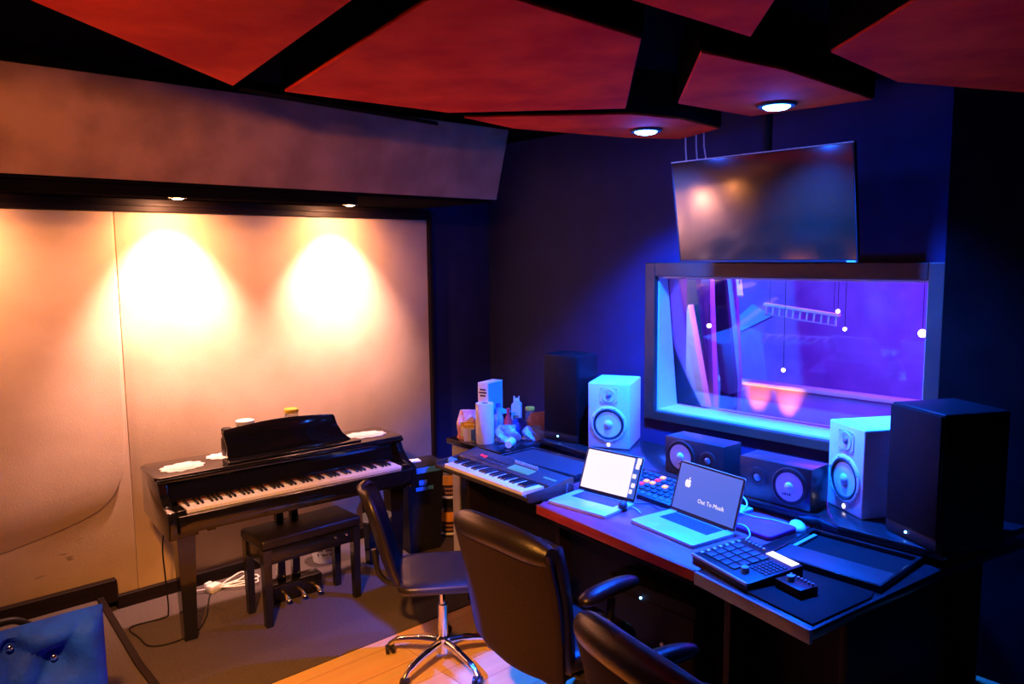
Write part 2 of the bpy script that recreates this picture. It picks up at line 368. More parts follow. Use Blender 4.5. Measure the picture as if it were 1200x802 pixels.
# ------------------------------------------------------------------ ceiling clouds
clouds = [
    ([(0.142, 2.048), (1.249, 2.944), (1.081, 1.762), (0.90, 0.55), (-0.9, 0.55), (-0.9, 1.2)], 'orange-red suede ceiling panel, leftmost, its corner pointing at the bulkhead'),
    ([(1.42, 2.903), (2.202, 2.853), (2.763, 2.268), (1.917, 1.51), (1.18, 1.487)], 'largest red suede ceiling panel, right of the wide diagonal black gap'),
    ([(2.315, 2.902), (2.877, 2.337), (3.179, 2.266), (3.571, 2.305), (3.72, 2.66), (3.42, 2.82), (2.716, 2.985)], 'narrow red ceiling panel holding the blue lamp nearer the bulkhead'),
    ([(2.181, 1.493), (2.839, 2.056), (3.378, 2.017), (3.428, 1.459), (2.892, 1.442), (2.625, 1.436)], 'dark red ceiling panel holding the blue lamp above the television'),
    ([(1.21, 1.318), (1.603, 1.319), (2.167, 1.3), (1.898, 1.068), (1.464, 0.60), (0.95, 0.5)], 'deep red ceiling panel at the top edge between the black gaps'),
    ([(2.515, 1.228), (2.171, 0.836), (2.142, 0.2), (3.9, 0.2), (3.9, 0.95), (3.154, 1.264)], 'nearly black red ceiling panel in the dark right corner'),
]
for poly, lab in clouds:
    cx = sum(p[0] for p in poly)/len(poly); cy = sum(p[1] for p in poly)/len(poly)
    t = thing('ceiling_panel', lab, 'ceiling panel', (cx, cy, 2.65))
    lp = [(x-cx, y-cy) for x, y in poly]
    inner = [(x*0.985, y*0.985) for x, y in lp]
    obj('frame', G().prism(lp, 'z', 0.012, ZC-2.65), M['ceilblack'], t, smooth=False)
    obj('fabric', G().prism(inner, 'z', 0.0, 0.012, 0.004), M['red'], t, smooth=False)

# ------------------------------------------------------------------ lamps
def add_light(kind, loc, energy, col, name, aim=None, size=0.05, spot=None, blend=0.5, parent=None):
    l = bpy.data.lights.new(name, kind); l.energy = energy; l.color = col
    if kind == 'AREA': l.size = size
    else: l.shadow_soft_size = size
    if kind == 'SPOT': l.spot_size = R(spot); l.spot_blend = blend
    o = bpy.data.objects.new(name, l); COL.objects.link(o); o.location = loc
    if aim is not None: o.rotation_euler = (Vector(aim)-Vector(loc)).to_track_quat('-Z', 'Y').to_euler()
    return o
BL = (0.002, 0.085, 1.0)
blue = [((3.282, 2.569, 2.65), 'round blue ceiling lamp nearer the bulkhead'), ((3.183, 1.777, 2.65), 'round blue ceiling lamp above the television')]
for (p, lab) in blue:
    t = thing('ceiling_lamp', lab, 'ceiling lamp', p)
    obj('lamp_trim', G().lathe([(0.075, 0.0), (0.085, -0.004), (0.078, -0.012), (0.06, -0.012), (0.058, 0.0)], n=32), M['blackpaint'], t)
    obj('lens', G().lathe([(0.058, 0.0), (0.058, -0.014), (0.045, -0.022), (0.02, -0.027), (0.001, -0.028)], n=28), M['led_blue_spot'], t)
for k, (p, lab) in enumerate(blue):
    add_light('SPOT', (p[0], p[1], p[2]-0.04), 1750, BL, 'blue_spot', aim=(p[0]+0.55, p[1]+0.02, 0), size=0.04, spot=110, blend=1.0)
    add_light('POINT', (p[0], p[1], p[2]-0.045), 7, (0.004, 0.07, 1.0), 'lamp_glow', size=0.03)
t = thing('ceiling_lamp', 'unseen blue lamp added left of the camera to colour the wooden floor', 'ceiling lamp', (-0.2, 2.6, 2.65))
obj('lamp_trim', G().lathe([(0.075, 0.0), (0.085, -0.004), (0.078, -0.012), (0.06, -0.012), (0.058, 0.0)], n=32), M['blackpaint'], t)
obj('lens', G().lathe([(0.058, 0.0), (0.058, -0.006), (0.001, -0.008)], n=28), M['led_blue_spot'], t)
add_light('SPOT', (-0.2, 2.6, 2.61), 4500, BL, 'added_blue_spot', aim=(2.38, 2.55, 0), size=0.03, spot=10, blend=0.3)  # added out of view to throw the blue patch on the floor
warm = [((0.42, 4.43, 2.346), 'warm recessed spot beyond the left end of the piano'), ((1.53, 4.44, 2.346), 'warm recessed spot over the left of the piano'), ((2.60, 4.42, 2.346), 'warm recessed spot over the right of the piano')]
for (p, lab) in warm:
    t = thing('recessed_spot', lab, 'ceiling lamp', p)
    obj('lamp_trim', G().lathe([(0.045, 0.0), (0.05, -0.004), (0.046, -0.01), (0.034, -0.01), (0.033, 0.0)], n=28), M['chrome'], t)
    obj('bulb', G().lathe([(0.033, 0.0), (0.033, -0.008), (0.02, -0.014), (0.001, -0.016)], n=24), M['led_warm_spot'], t)
for k, (p, lab) in enumerate(warm):
    add_light('SPOT', (p[0], p[1]-0.02, p[2]-0.03), 46 if k else 60, (1.0, 0.40, 0.20), 'warm_spill', aim=(p[0], p[1]+0.75, 1.3), size=0.03, spot=165, blend=1.0)
    if k == 0: continue
    add_light('SPOT', (p[0], p[1], p[2]-0.03), 300, (1.0, 0.50, 0.44), 'warm_spot', aim=(p[0]+0.02, p[1]+0.36, 1.3), size=0.03, spot=84, blend=1.0)
# ------------------------------------------------------------------ camera
cam = bpy.data.cameras.new('camera'); cam.lens = 26.997; cam.sensor_width = 36; cam.clip_start = 0.02
co = bpy.data.objects.new('camera', cam); COL.objects.link(co)
AX = [(0.7408202129604718, 0.08223104363861237, -0.6666509337961702), (-0.6716232451403806, 0.0753528518937988, -0.7370509916542921), (-0.010374423179401134, 0.9937605361321086, 0.11105119616698803)]
m4 = Matrix(((*AX[0], 0), (*AX[1], 0), (*AX[2], 2.0), (0, 0, 0, 1)))
co.matrix_world = m4
scene.camera = co

# ------------------------------------------------------------------ piano
PW = 1.44            # case width; local x 0..PW, y 0 = key slip, +y to the wall
pn = thing('digital_piano', 'glossy black digital grand piano against the lit beige wall', 'piano', (1.205, 3.872, 0.006), -3.4)
def pz(z): return z-0.006
lidz = 0.885
side = [(0.02, 0.60), (0.02, 0.715), (0.045, 0.735), (0.11, 0.752), (0.165, 0.80), (0.195, 0.855), (0.205, 0.865), (0.52, 0.865), (0.52, 0.63), (0.22, 0.60)]
for x0 in (0.0, PW-0.045):
    obj('side_panel', G().prism([(y, pz(z)) for y, z in side], 'x', x0, x0+0.045, 0.004), M['gloss'], pn)
g = G()
g.box(0.046, PW-0.046, 0.01, 0.50, pz(0.625), pz(0.70), 0.004)        # key bed
g.box(0.046, PW-0.046, 0.0, 0.035, pz(0.635), pz(0.722), 0.006)      # key slip
g.box(0.19, 0.23, 0.03, 0.12, pz(0.61), pz(0.63))
obj('key_bed', g, M['gloss'], pn)
g = G().prism([(0.188, pz(0.70)), (0.192, pz(0.752)), (0.215, pz(0.79)), (0.222, pz(0.866)), (0.50, pz(0.866)), (0.50, pz(0.70))], 'x', 0.046, PW-0.046)
obj('fallboard', g, M['gloss'], pn)
obj('felt_strip', G().box(0.09, PW-0.09, 0.178, 0.187, pz(0.735), pz(0.748)), M['felt'], pn)
for x0 in (0.047, PW-0.047-0.044):
    obj('cheek_block', G().box(x0, x0+0.044, 0.036, 0.187, pz(0.70), pz(0.742), 0.004), M['gloss'], pn)
lid = [(0.0, 0.205), (0.0, 0.50), (0.03, 0.535), (PW-0.03, 0.535), (PW, 0.50), (PW, 0.205), (PW-0.02, 0.185), (0.02, 0.185)]
lid = [(x if x < 0.5 else x, y) for x, y in lid]
obj('lid', G().prism([(-0.012 + x*(PW+0.024)/PW, y) for x, y in lid], 'z', pz(0.867), pz(0.887), 0.005), M['gloss'], pn)
obj('lid_rail', G().box(-0.006, PW+0.006, 0.178, 0.196, pz(0.855), pz(0.877), 0.005), M['gloss'], pn)
obj('fallboard_rail', G().box(0.046, PW-0.046, 0.172, 0.19, pz(0.752), pz(0.762), 0.004), M['gloss'], pn)
# music rest
rx0, rx1 = 0.385, 1.165
prof = [(rx0, 0.0), (rx0+0.008, 0.02), (rx0+0.014, 0.07), (rx0+0.006, 0.13), (rx0, 0.165)]
for i in range(15):
    t = i/14; prof.append((rx0+0.012+t*(rx1-rx0-0.125), 0.172+0.022*math.sin(t*PI)))
prof += [(rx1-0.105, 0.16), (rx1-0.095, 0.11), (rx1-0.068, 0.05), (rx1-0.025, 0.012), (rx1, 0.0)]
g = G(); g.T = Matrix.Translation((0, 0.30, pz(0.888))) @ Matrix.Rotation(R(-16), 4, 'X')
g.prism(prof, 'y', -0.009, 0.009, 0.004)
mr = obj('music_rest', g, M['gloss'], pn)
g = G().box(rx0-0.01, rx1+0.01, 0.215, 0.300, pz(0.887), pz(0.899), 0.004)
obj('rest_ledge', g, M['gloss'], mr)
for xx in (0.66, 1.0): obj('rest_strut', G().cyl((xx, 0.345, pz(0.99)), (xx, 0.42, pz(0.887)), 0.006, n=10), M['brass'], mr)
# keys: 52 white, 36 black, each its own part
kx0, kx1 = 0.095, PW-0.095; kw = (kx1-kx0)/52
gw = G().prism([(0.040, 0.0), (0.040, 0.016), (0.043, 0.0185), (0.178, 0.0185), (0.178, 0.0)], 'x', 0.0006, kw-0.0006)
wk = obj('white_key', gw, M['ivory'], pn, smooth=False); wk.location = (kx0, 0, pz(0.722))
for i in range(1, 52):
    c = wk.copy(); COL.objects.link(c); c.parent = pn; c.location = (kx0+i*kw, 0, pz(0.722))
gk = G().prism([(0.090, 0.0), (0.095, 0.009), (0.178, 0.012), (0.178, 0.0)], 'x', -0.0058, 0.0058)
bk = None
for i in range(51):
    if (i % 7) in (0, 2, 3, 5, 6):       # A B C D E F G with sharps after A, C, D, F, G
        loc = (kx0+(i+1)*kw, 0, pz(0.7405))
        if bk is None:
            bk = obj('black_key', gk, M['ebony'], pn, smooth=False); bk.location = loc
        else:
            c = bk.copy(); COL.objects.link(c); c.parent = pn; c.location = loc
# legs, lyre, pedals
def leg_piano(x, y):
    g = G()
    g.box(x-0.062, x+0.062, y-0.055, y+0.055, pz(0.575), pz(0.628), 0.004)
    h = pz(0.58)
    g.poly([(x-.032, y-.032, 0), (x+.032, y-.032, 0), (x+.032, y+.032, 0), (x-.032, y+.032, 0), (x-.046, y-.046, h), (x+.046, y-.046, h), (x+.046, y+.046, h), (x-.046, y+.046, h)],
           [(0, 1, 2, 3), (4, 5, 6, 7), (0, 1, 5, 4), (1, 2, 6, 5), (2, 3, 7, 6), (3, 0, 4, 7)])
    obj('leg', g, M['gloss'], pn)
leg_piano(0.105, 0.165); leg_piano(PW-0.085, 0.165); leg_piano(PW-0.10, 0.44)
g = G()
for x in (0.665, 0.755): g.box(x-0.022, x+0.022, 0.27, 0.315, pz(0.12), pz(0.627), 0.005)
g.box(0.60, 0.90, 0.245, 0.345, pz(0.015), pz(0.125), 0.008)
lyre = obj('pedal_lyre', g, M['gloss'], pn)
for x in (0.655, 0.750, 0.845):
    g = G().tube([(x, 0.26, 0.062), (x, 0.21, 0.060), (x, 0.175, 0.050)], [0.010, 0.012, 0.014], n=10); g.sph((x, 0.168, 0.047), (0.017, 0.022, 0.008), 12)
    obj('pedal', g, M['brass'], pn)
bpy.context.view_layer.update()
PM = Matrix.Translation((1.205, 3.872, 0.006)) @ Matrix.Rotation(R(-3.4), 4, 'Z')
def pw(x, y, z=None):
    v = PM @ Vector((x, y, 0)); return (v.x, v.y, 0.887+0.0005 if z is None else z)

# lace doilies
def doily(x, y, rx, ry, rz, lab):
    g = G(); pts = []
    n = 44
    for i in range(n):
        a = 2*PI*i/n; k = 1+0.16*abs(math.sin(a*5.5))-0.12*(abs(math.cos(a)) < 0.3)
        pts.append((rx*k*math.cos(a), ry*k*math.sin(a)))
    g.prism(pts, 'z', 0, 0.003)
    g.prism([(a*0.55, b*0.55) for a, b in pts], 'z', 0.003, 0.0045)
    o = obj('lace_doily', g, M['lace']); o.location = pw(x, y); o.rotation_euler = (0, 0, R(rz))
    tag(o, lab, 'doily', 'lace doilies on the piano')
doily(0.165, 0.335, 0.105, 0.085, 10, 'white lace doily on the left end of the piano lid')
doily(PW-0.165, 0.355, 0.115, 0.085, -12, 'white lace doily on the right end of the piano lid')
doily(0.42, 0.43, 0.09, 0.07, 0, 'white lace doily half hidden behind the music rest')
# jars behind the rest
def jar(name, x, y, r, h, body, lidm, lab, lh=0.022):
    t = thing(name, lab, 'jar', pw(x, y))
    obj('body', G().lathe([(r*0.8, 0), (r, 0.01), (r, h*0.78), (r*0.78, h*0.92), (r*0.78, h)], n=24), M[body], t)
    obj('lid', G().lathe([(r*0.84, h-0.002), (r*0.88, h+0.003), (r*0.88, h+lh-0.003), (r*0.8, h+lh), (0.002, h+lh)], n=24), M[lidm], t)
jar('small_jar', 0.435, 0.42, 0.032, 0.125, 'tubdark', 'plastic', 'small dark jar with a black cap behind the music rest', 0.035)
jar('glass_jar', 0.55, 0.44, 0.060, 0.165, 'jar', 'whiteplast', 'glass jar with a wide white lid behind the music rest')
jar('glass_jar', 0.83, 0.44, 0.048, 0.195, 'jar', 'yellow', 'glass jar with a yellow lid behind the music rest')

# ------------------------------------------------------------------ piano bench
bn = thing('piano_bench', 'black padded piano bench pushed under the keyboard', 'bench', (1.955, 3.972, 0.006))
bw, bd = 0.305, 0.145
g = G().box(-bw, bw, -bd, bd, 0.435, 0.494, 0.018, 3)
obj('seat_pad', g, M['leather'], bn)
g = G()
for yy in (-bd+0.018, bd-0.030): g.box(-bw+0.02, bw-0.02, yy, yy+0.016, 0.345, 0.434, 0.003)
for xx in (-bw+0.018, bw-0.034): g.box(xx, xx+0.016, -bd+0.03, bd-0.03, 0.345, 0.434, 0.003)
obj('apron', g, M['gloss2'], bn)
for sx in (-1, 1):
    for sy in (-1, 1):
        x = sx*(bw-0.032); y = sy*(bd-0.030); g = G()
        g.poly([(x-.018, y-.018, 0), (x+.018, y-.018, 0), (x+.018, y+.018, 0), (x-.018, y+.018, 0), (x-.024, y-.024, .434), (x+.024, y-.024, .434), (x+.024, y+.024, .434), (x-.024, y+.024, .434)],
               [(0, 1, 2, 3), (4, 5, 6, 7), (0, 1, 5, 4), (1, 2, 6, 5), (2, 3, 7, 6), (3, 0, 4, 7)])
        obj('leg', g, M['gloss2'], bn)
g = G()
for k in range(2): g.sph((0.14+k*0.07, -bd+0.012, 0.40), 0.009, 10)
obj('latch', g, M['chrome'], bn)

# ------------------------------------------------------------------ bucket, cables, bin, tubs
t = thing('bucket', 'white plastic bucket with dark print on the carpet behind the piano bench', 'bucket', (2.37, 4.49, 0.006))
obj('body', G().lathe([(0.078, 0.0), (0.082, 0.004), (0.100, 0.195), (0.106, 0.197), (0.106, 0.205), (0.097, 0.205), (0.080, 0.012), (0.002, 0.010)], n=32), M['whiteplast'], t)
g = G(); g.T = Matrix.Rotation(R(-27), 4, 'Z')
for k in range(9):
    a = R(-150+k*9)
    for z_ in (0.065, 0.095, 0.125, 0.155):
        if (k*3+int(z_*200)) % 4 == 0: continue
        rr = 0.0825+0.018*z_/0.2
        p = Vector((rr*math.cos(a), rr*math.sin(a), z_))
        g2 = Matrix.Translation(p) @ Matrix.Rotation(a, 4, 'Z')
        g.T = g2; g.box(-0.001, 0.0015, -0.005, 0.005, -0.008+0.002*(k % 3), 0.006)
obj('print', g, M['ink'], t)
g = G(); g.T = Matrix.Identity(4)
g.tube([(0.106*math.cos(a), 0.106*math.sin(a), 0.19) for a in [R(-170+i*8) for i in range(20)]], 0.003, 6)
obj('handle', g, M['chrome'], t)

# white extension lead bundle
t = thing('extension_lead', 'white plug adapter with a looped white cable on the carpet under the piano', 'cable', (1.64, 4.52, 0.006))
g = G(); g.T = Matrix.Rotation(R(25), 4, 'Z'); g.box(-0.045, 0.035, -0.03, 0.03, 0, 0.045, 0.008).box(-0.03, 0.02, 0.03, 0.055, 0.005, 0.05, 0.008)
obj('adapter', g, M['cable_white'], t)
for k, (a, ln) in enumerate(((18, 0.20), (-2, 0.24), (-22, 0.22))):
    ca, sa = math.cos(R(a)), math.sin(R(a)); P = []
    for (u, v) in ((0.01, -0.01), (ln*0.5, -0.035), (ln, -0.02), (ln*1.06, 0.01), (ln, 0.035), (ln*0.5, 0.03), (0.02, 0.012)):
        P.append((0.02+u*ca-v*sa, u*sa+v*ca, 0.008+k*0.006+0.02*(u/ln)*(k == 0)))
    obj('cable_loop', G().tube(smoothpath(P, 6), 0.0045, 8), M['cable_white'], t)
g = G().tube(smoothpath([(-0.03, 0.0, 0.02), (-0.10, 0.03, 0.02), (-0.13, 0.04, 0.012)], 5), 0.004, 8); g.box(-0.155, -0.125, 0.028, 0.052, 0, 0.022, 0.004)
obj('plug', g, M['cable_white'], t)
g = G().tube(smoothpath([(1.285, 4.20, 0.60), (1.275, 4.24, 0.45), (1.30, 4.30, 0.22), (1.315, 4.34, 0.05), (1.29, 4.35, 0.013), (1.12, 4.36, 0.012), (1.03+0.09, 4.20, 0.012), (1.13, 4.08, 0.012), (1.22, 4.03, 0.012), (1.36, 4.06, 0.012), (1.47, 4.20, 0.012), (1.56, 4.40, 0.012), (1.60, 4.48, 0.014)], 8), 0.0042, 8)
tag(obj('power_cable', g, M['plastic']), 'thin black cable hanging beside the piano\'s left leg and curling over the carpet', 'cable')

t = thing('trash_bin', 'tall black bin with a blue label between the piano and the stacked tubs', 'bin', (2.955, 4.245, 0.006), -8)
g = G()
def taper(g, a0, b0, a1, b1, z0, z1):
    g.poly([(-a0, -b0, z0), (a0, -b0, z0), (a0, b0, z0), (-a0, b0, z0), (-a1, -b1, z1), (a1, -b1, z1), (a1, b1, z1), (-a1, b1, z1)],
           [(3, 2, 1, 0), (4, 5, 6, 7), (0, 1, 5, 4), (1, 2, 6, 5), (2, 3, 7, 6), (3, 0, 4, 7)])
taper(g, 0.115, 0.095, 0.135, 0.115, 0, 0.55)
obj('body', g, M['plastic'], t)
g = G(); g.box(-0.145, 0.145, -0.125, 0.125, 0.55, 0.60, 0.012); g.prism([(-0.12, 0.60), (-0.06, 0.615), (0.06, 0.615), (0.12, 0.60)], 'x', -0.14, 0.14)
obj('lid', g, M['plastic'], t)
g = G(); g.box(-0.14, 0.13, -0.1265, -0.1245, 0.556, 0.594)
obj('lid_band', g, mat('bin_band_blue', (0.06, 0.32, 0.75), 0.4, col2=(0.08, 0.38, 0.8), nscale=8), t, label='pale blue band')
g = G(); g.T = Matrix.Translation((0, -0.1185, 0.47)) @ Matrix.Rotation(R(-2.2), 4, 'X')
g.box(-0.075, 0.055, -0.002, 0.001, -0.035, -0.010).box(-0.05, 0.01, -0.002, 0.001, 0.0, 0.035)
obj('label', g, mat('bin_label_blue', (0.05, 0.35, 0.75), 0.5, col2=(0.4, 0.6, 0.85), nscale=70, lo=0.5, hi=0.6), t)
o = obj('paper_slip', G().box(-0.05, 0.05, -0.03, 0.035, 0.0, 0.012, 0.002), M['white']); o.location = (2.90, 4.22, 0.622); o.rotation_euler = (0, 0, R(-15))
tag(o, 'small white paper lying on the black bin', 'paper')

def tub(z, lab, rz):
    t = thing('supplement_tub', lab, 'tub', (3.262, 4.30, z), rz, 'stacked tubs')
    r = 0.078
    obj('body', G().lathe([(r-0.008, 0), (r, 0.008), (r, 0.19), (r-0.02, 0.215)], n=32), M['tubdark'], t)
    obj('lid', G().lathe([(r-0.012, 0.214), (r-0.006, 0.218), (r-0.006, 0.262), (r-0.014, 0.268), (0.002, 0.268)], n=32), M['plastic'], t)
    obj('label_band', G().lathe([(r+0.001, 0.115), (r+0.001, 0.185), (r-0.001, 0.187), (r-0.001, 0.113)], n=32), M['orange'], t)
    obj('label_trim', G().lathe([(r+0.001, 0.018), (r+0.001, 0.034), (r-0.001, 0.036), (r-0.001, 0.016)], n=32), M['white'], t)
    g = G()
    for row, (zz, nlet) in enumerate(((0.09, 7), (0.06, 6))):
        for k in range(nlet):
            a = R(-128+(k-nlet/2)*8); p = Vector(((r+0.0005)*math.cos(a), (r+0.0005)*math.sin(a), zz))
            g.T = Matrix.Translation(p) @ Matrix.Rotation(a, 4, 'Z')
            g.box(-0.001, 0.001, -0.0035, 0.0035, -0.008, 0.008-(k % 2)*0.003)
    obj('label_lettering', g, M['brownpaper'], t)
tub(0.006, 'dark tub with orange label, lower of the stacked pair beside the bin', 0)
tub(0.274, 'dark tub with orange label, upper of the stacked pair beside the bin', 9)

# ------------------------------------------------------------------ grey cabinet with black top, corner of the room
cb = thing('cabinet', 'grey cabinet with a black top, crowded with groceries in the corner', 'cabinet', (2.99, 3.405, 0.0))
cw, cd = 0.52, 0.62      # local: y 0..cw along the wall, x 0..cd into the corner
g = G(); g.box(0.02, cd, 0, cw, 0.006, 0.10).box(0.02, cd, 0.0, 0.03, 0.10, 0.79).box(0.02, cd, cw-0.07, cw, 0.10, 0.79).box(0.02, cd, 0.03, cw-0.07, 0.68, 0.79).box(cd-0.03, cd, 0.03, cw-0.07, 0.10, 0.68).box(0.02, cd, 0.03, cw-0.07, 0.10, 0.12)
obj('body', g, M['grey'], cb, smooth=False)
obj('top', G().box(-0.015, cd+0.01, -0.01, cw+0.015, 0.79, 0.825, 0.006), M['gloss2'], cb)
obj('door', G().box(0.025, 0.045, 0.035, cw-0.075, 0.125, 0.655, 0.004), M['plastic'], cb)
CT = 0.8255
# tall carton
def place(o, x, y, z, rz=0): o.location = (x, y, z); o.rotation_euler = (0, 0, R(rz)); return o
t = thing('carton', 'tall white and blue carton standing behind the paper towel roll', 'carton', (3.175, 3.80, CT), -76)
obj('body', G().box(-0.040, 0.040, 0, 0.17, 0, 0.355, 0.002), M['white'], t)
obj('printed_side', G().box(0.0395, 0.0415, 0.008, 0.165, 0.05, 0.35), mat('carton_blue', (0.10, 0.50, 0.72), 0.6, col2=(0.14, 0.56, 0.78), nscale=12), t)
g = G(); g.T = Matrix.Translation((0, -0.0008, 0.27)) @ FRONT
for k, (ww, yy) in enumerate(((0.05, 0.04), (0.06, 0.02), (0.045, 0.0), (0.02, -0.05), (0.012, -0.09), (0.012, -0.12))): g.box(-ww/2, ww/2, yy-0.005, yy+0.005, -0.001, 0.001)
obj('print', g, M['ink'], t)
g = G(); g.T = Matrix.Translation((0.041, 0.12, 0.16)) @ Matrix.Rotation(R(12), 4, 'Y'); g.box(0, 0.07, -0.04, 0.05, 0, 0.003)
obj('flap', g, mat('carton_blue_flap', (0.10, 0.50, 0.72), 0.6, col2=(0.14, 0.56, 0.78), nscale=12), t)
t = thing('paper_towel_roll', 'white paper towel roll standing upright at the front of the cabinet', 'paper towel', (3.072, 3.660, CT))
obj('sheet', G().lathe([(0.056, 0), (0.058, 0.003), (0.058, 0.252), (0.056, 0.255), (0.021, 0.255), (0.0205, 0.004)], n=36), M['white'], t)
obj('core', G().lathe([(0.0205, 0.002), (0.0205, 0.257), (0.018, 0.257), (0.018, 0.004)], n=20), M['brownpaper'], t)
# snack bag
def bag(name, lab, cat, x, y, rz, w_, d_, h_, m, puff=1.0):
    def f(u, v):
        a = 2*PI*u; z = v*h_
        k = (1-0.65*max(0, v-0.55)/0.45) if v > 0.55 else 1.0
        wob = 1+0.10*math.sin(a*3+v*7)*puff+0.06*math.sin(a*7+v*11)*puff
        return (w_/2*math.cos(a)*(0.55+0.45*k)*wob, d_/2*math.sin(a)*k*wob, z)
    g = G().grid(f, 28, 12); bmesh.ops.remove_doubles(g.bm, verts=g.bm.verts, dist=0.0005)
    bmesh.ops.holes_fill(g.bm, edges=g.bm.edges, sides=0)
    t = thing(name, lab, cat, (x, y, CT), rz); obj('body', g, M[m], t); return t
t = bag('snack_bag', 'pink and white crinkled bag left of the paper towel roll', 'bag', 3.075, 3.838, -45, 0.135, 0.10, 0.185, 'pink')
g = G().box(-0.040, 0.045, -0.058, -0.052, 0.02, 0.12, 0.002); obj('label', g, M['white'], t)
g = G().box(-0.040, 0.045, -0.0595, -0.057, 0.085, 0.118); obj('label_band', g, M['yellow'], t)
t = thing('juice_box', 'small white box with a yellow top and blue side, left of the paper towel roll', 'carton', (3.030, 3.765, CT), -45)
obj('body', G().box(-0.035, 0.035, -0.022, 0.022, 0, 0.105, 0.002), M['white'], t)
obj('yellow_top', G().box(-0.0355, 0.0355, -0.0225, 0.0225, 0.085, 0.1085, 0.002), M['yellow'], t)
obj('blue_side', G().box(0.012, 0.0358, -0.0228, 0.0228, 0.005, 0.08), M['blueplast'], t)
def bottle(name, lab, x, y, r, h, m, capm, neck=0.4, ch=0.02):
    t = thing(name, lab, 'bottle', (x, y, CT))
    obj('body', G().lathe([(r*0.9, 0), (r, 0.006), (r, h*0.62), (r*neck, h*0.86), (r*neck, h)], n=24), M[m], t)
    obj('cap', G().lathe([(r*neck*1.15, h-0.004), (r*neck*1.2, h+ch-0.002), (r*neck*0.9, h+ch), (0.001, h+ch)], n=20), M[capm], t)
    return t
bottle('squeeze_bottle', 'red squeeze bottle in the middle of the grocery clutter', 3.285, 3.675, 0.030, 0.17, 'redplast', 'redplast', 0.35)
bottle('water_bottle', 'clear water bottle with a blue cap right of the paper towel roll', 3.25, 3.735, 0.034, 0.20, 'film', 'blueplast', 0.4)
t = thing('milk_carton', 'small white gabled carton behind the red bottle', 'carton', (3.45, 3.775, CT), -50)
obj('body', G().prism([(-0.032, 0), (0.032, 0), (0.032, 0.18), (0.0, 0.215), (-0.032, 0.18)], 'y', -0.032, 0.032), M['whiteplast'], t)
g = G().box(-0.02, -0.012, -0.006, 0.006, 0.19, 0.235).box(0.012, 0.02, -0.006, 0.006, 0.19, 0.235).box(-0.02, 0.02, -0.004, 0.004, 0.205, 0.222)
obj('fold', g, M['whiteplast'], t)
obj('print', G().box(-0.02, 0.02, -0.0335, -0.0315, 0.06, 0.11), M['brownpaper'], t)
t = thing('blue_cap_container', 'dark blue domed container beside the milk carton', 'container', (3.372, 3.668, CT))
obj('body', G().lathe([(0.045, 0), (0.052, 0.01), (0.052, 0.06), (0.045, 0.09), (0.02, 0.11), (0.002, 0.115)], n=24), M['blueplast'], t)
t = bag('plastic_bag', 'crumpled clear blue-tinted plastic bag at the front of the cabinet top', 'bag', 3.195, 3.59, -40, 0.14, 0.09, 0.105, 'film', 2.2)
t = bag('plastic_bag', 'second crumpled clear bag, lower and nearer the black speaker tower', 'bag', 3.36, 3.515, -30, 0.13, 0.09, 0.085, 'film', 2.4)
t = bag('paper_bag', 'crumpled orange-brown paper bag against the tall black speaker', 'bag', 3.50, 3.61, -20, 0.15, 0.12, 0.14, 'brownpaper', 1.8)
t = thing('yellow_lid_jar', 'little jar with a yellow lid behind the clear bags', 'jar', (3.545, 3.745, CT))
obj('body', G().lathe([(0.03, 0), (0.033, 0.005), (0.033, 0.12), (0.026, 0.13)], n=20), M['jar'], t)
obj('lid', G().lathe([(0.030, 0.129), (0.033, 0.132), (0.033, 0.148), (0.028, 0.152), (0.001, 0.152)], n=20), M['yellow'], t)
t = thing('white_cup', 'white paper cup lying among the clear plastic bags', 'cup', (3.10, 3.455, CT+0.0275), 35)
obj('body', G().lathe([(0.021, -0.045), (0.026, 0.045), (0.0275, 0.045), (0.0275, 0.041), (0.024, 0.041), (0.019, -0.042)], n=24, axis='x'), M['white'], t)

# ------------------------------------------------------------------ studio desk
DZ = 0.80; RZ = 0.86
dk = thing('studio_desk', 'long dark red studio desk with raised black side bays under the window', 'desk', (0, 0, 0))
obj('desktop', G().prism([(2.515, 2.60), (2.405, 1.62), (3.70, 1.50), (3.70, 2.72), (2.90, 2.72)], 'z', DZ-0.035, DZ, 0.003), M['desk'], dk)
obj('front_edge', G().prism([(2.500, 2.602), (2.515, 2.602), (2.405, 1.625), (2.390, 1.627)], 'z', DZ-0.042, DZ+0.002, 0.002), M['deskedge'], dk, label='red front edge')
g = G().prism([(2.90, 2.72), (2.565, 2.60), (2.62, 3.39), (3.70, 3.39), (3.70, 2.72)], 'z', DZ-0.035, DZ, 0.003)
obj('left_wing', g, M['deskblack'], dk)
g = G().prism([(2.392, 1.615), (3.70, 1.495), (3.66, 0.86), (3.10, 0.985), (2.272, 1.095)], 'z', DZ-0.035, DZ, 0.003)
obj('right_wing', g, M['deskblack'], dk)
g = G().prism([(2.380, 1.617), (2.259, 1.097), (2.273, 1.093), (2.394, 1.613)], 'z', DZ-0.045, DZ+0.004, 0.002)
obj('metal_edge', g, mat('blue_grey_edge', (0.22, 0.26, 0.34), 0.35, col2=(0.26, 0.3, 0.38), nscale=10), dk, label='pale metal front edge of the right wing')
# rear shelf
g = G().prism([(3.16, 1.51), (3.098, 1.40), (3.093, 0.99), (3.12, 0.98), (3.66, 0.86), (3.72, 3.39), (3.30, 3.39), (3.22, 2.72)], 'z', RZ-0.03, RZ, 0.003)
g.prism([(3.19, 1.52), (3.20, 1.52), (3.26, 2.70), (3.25, 2.70)], 'z', DZ, RZ-0.029)
obj('rear_shelf', g, M['deskblack'], dk)
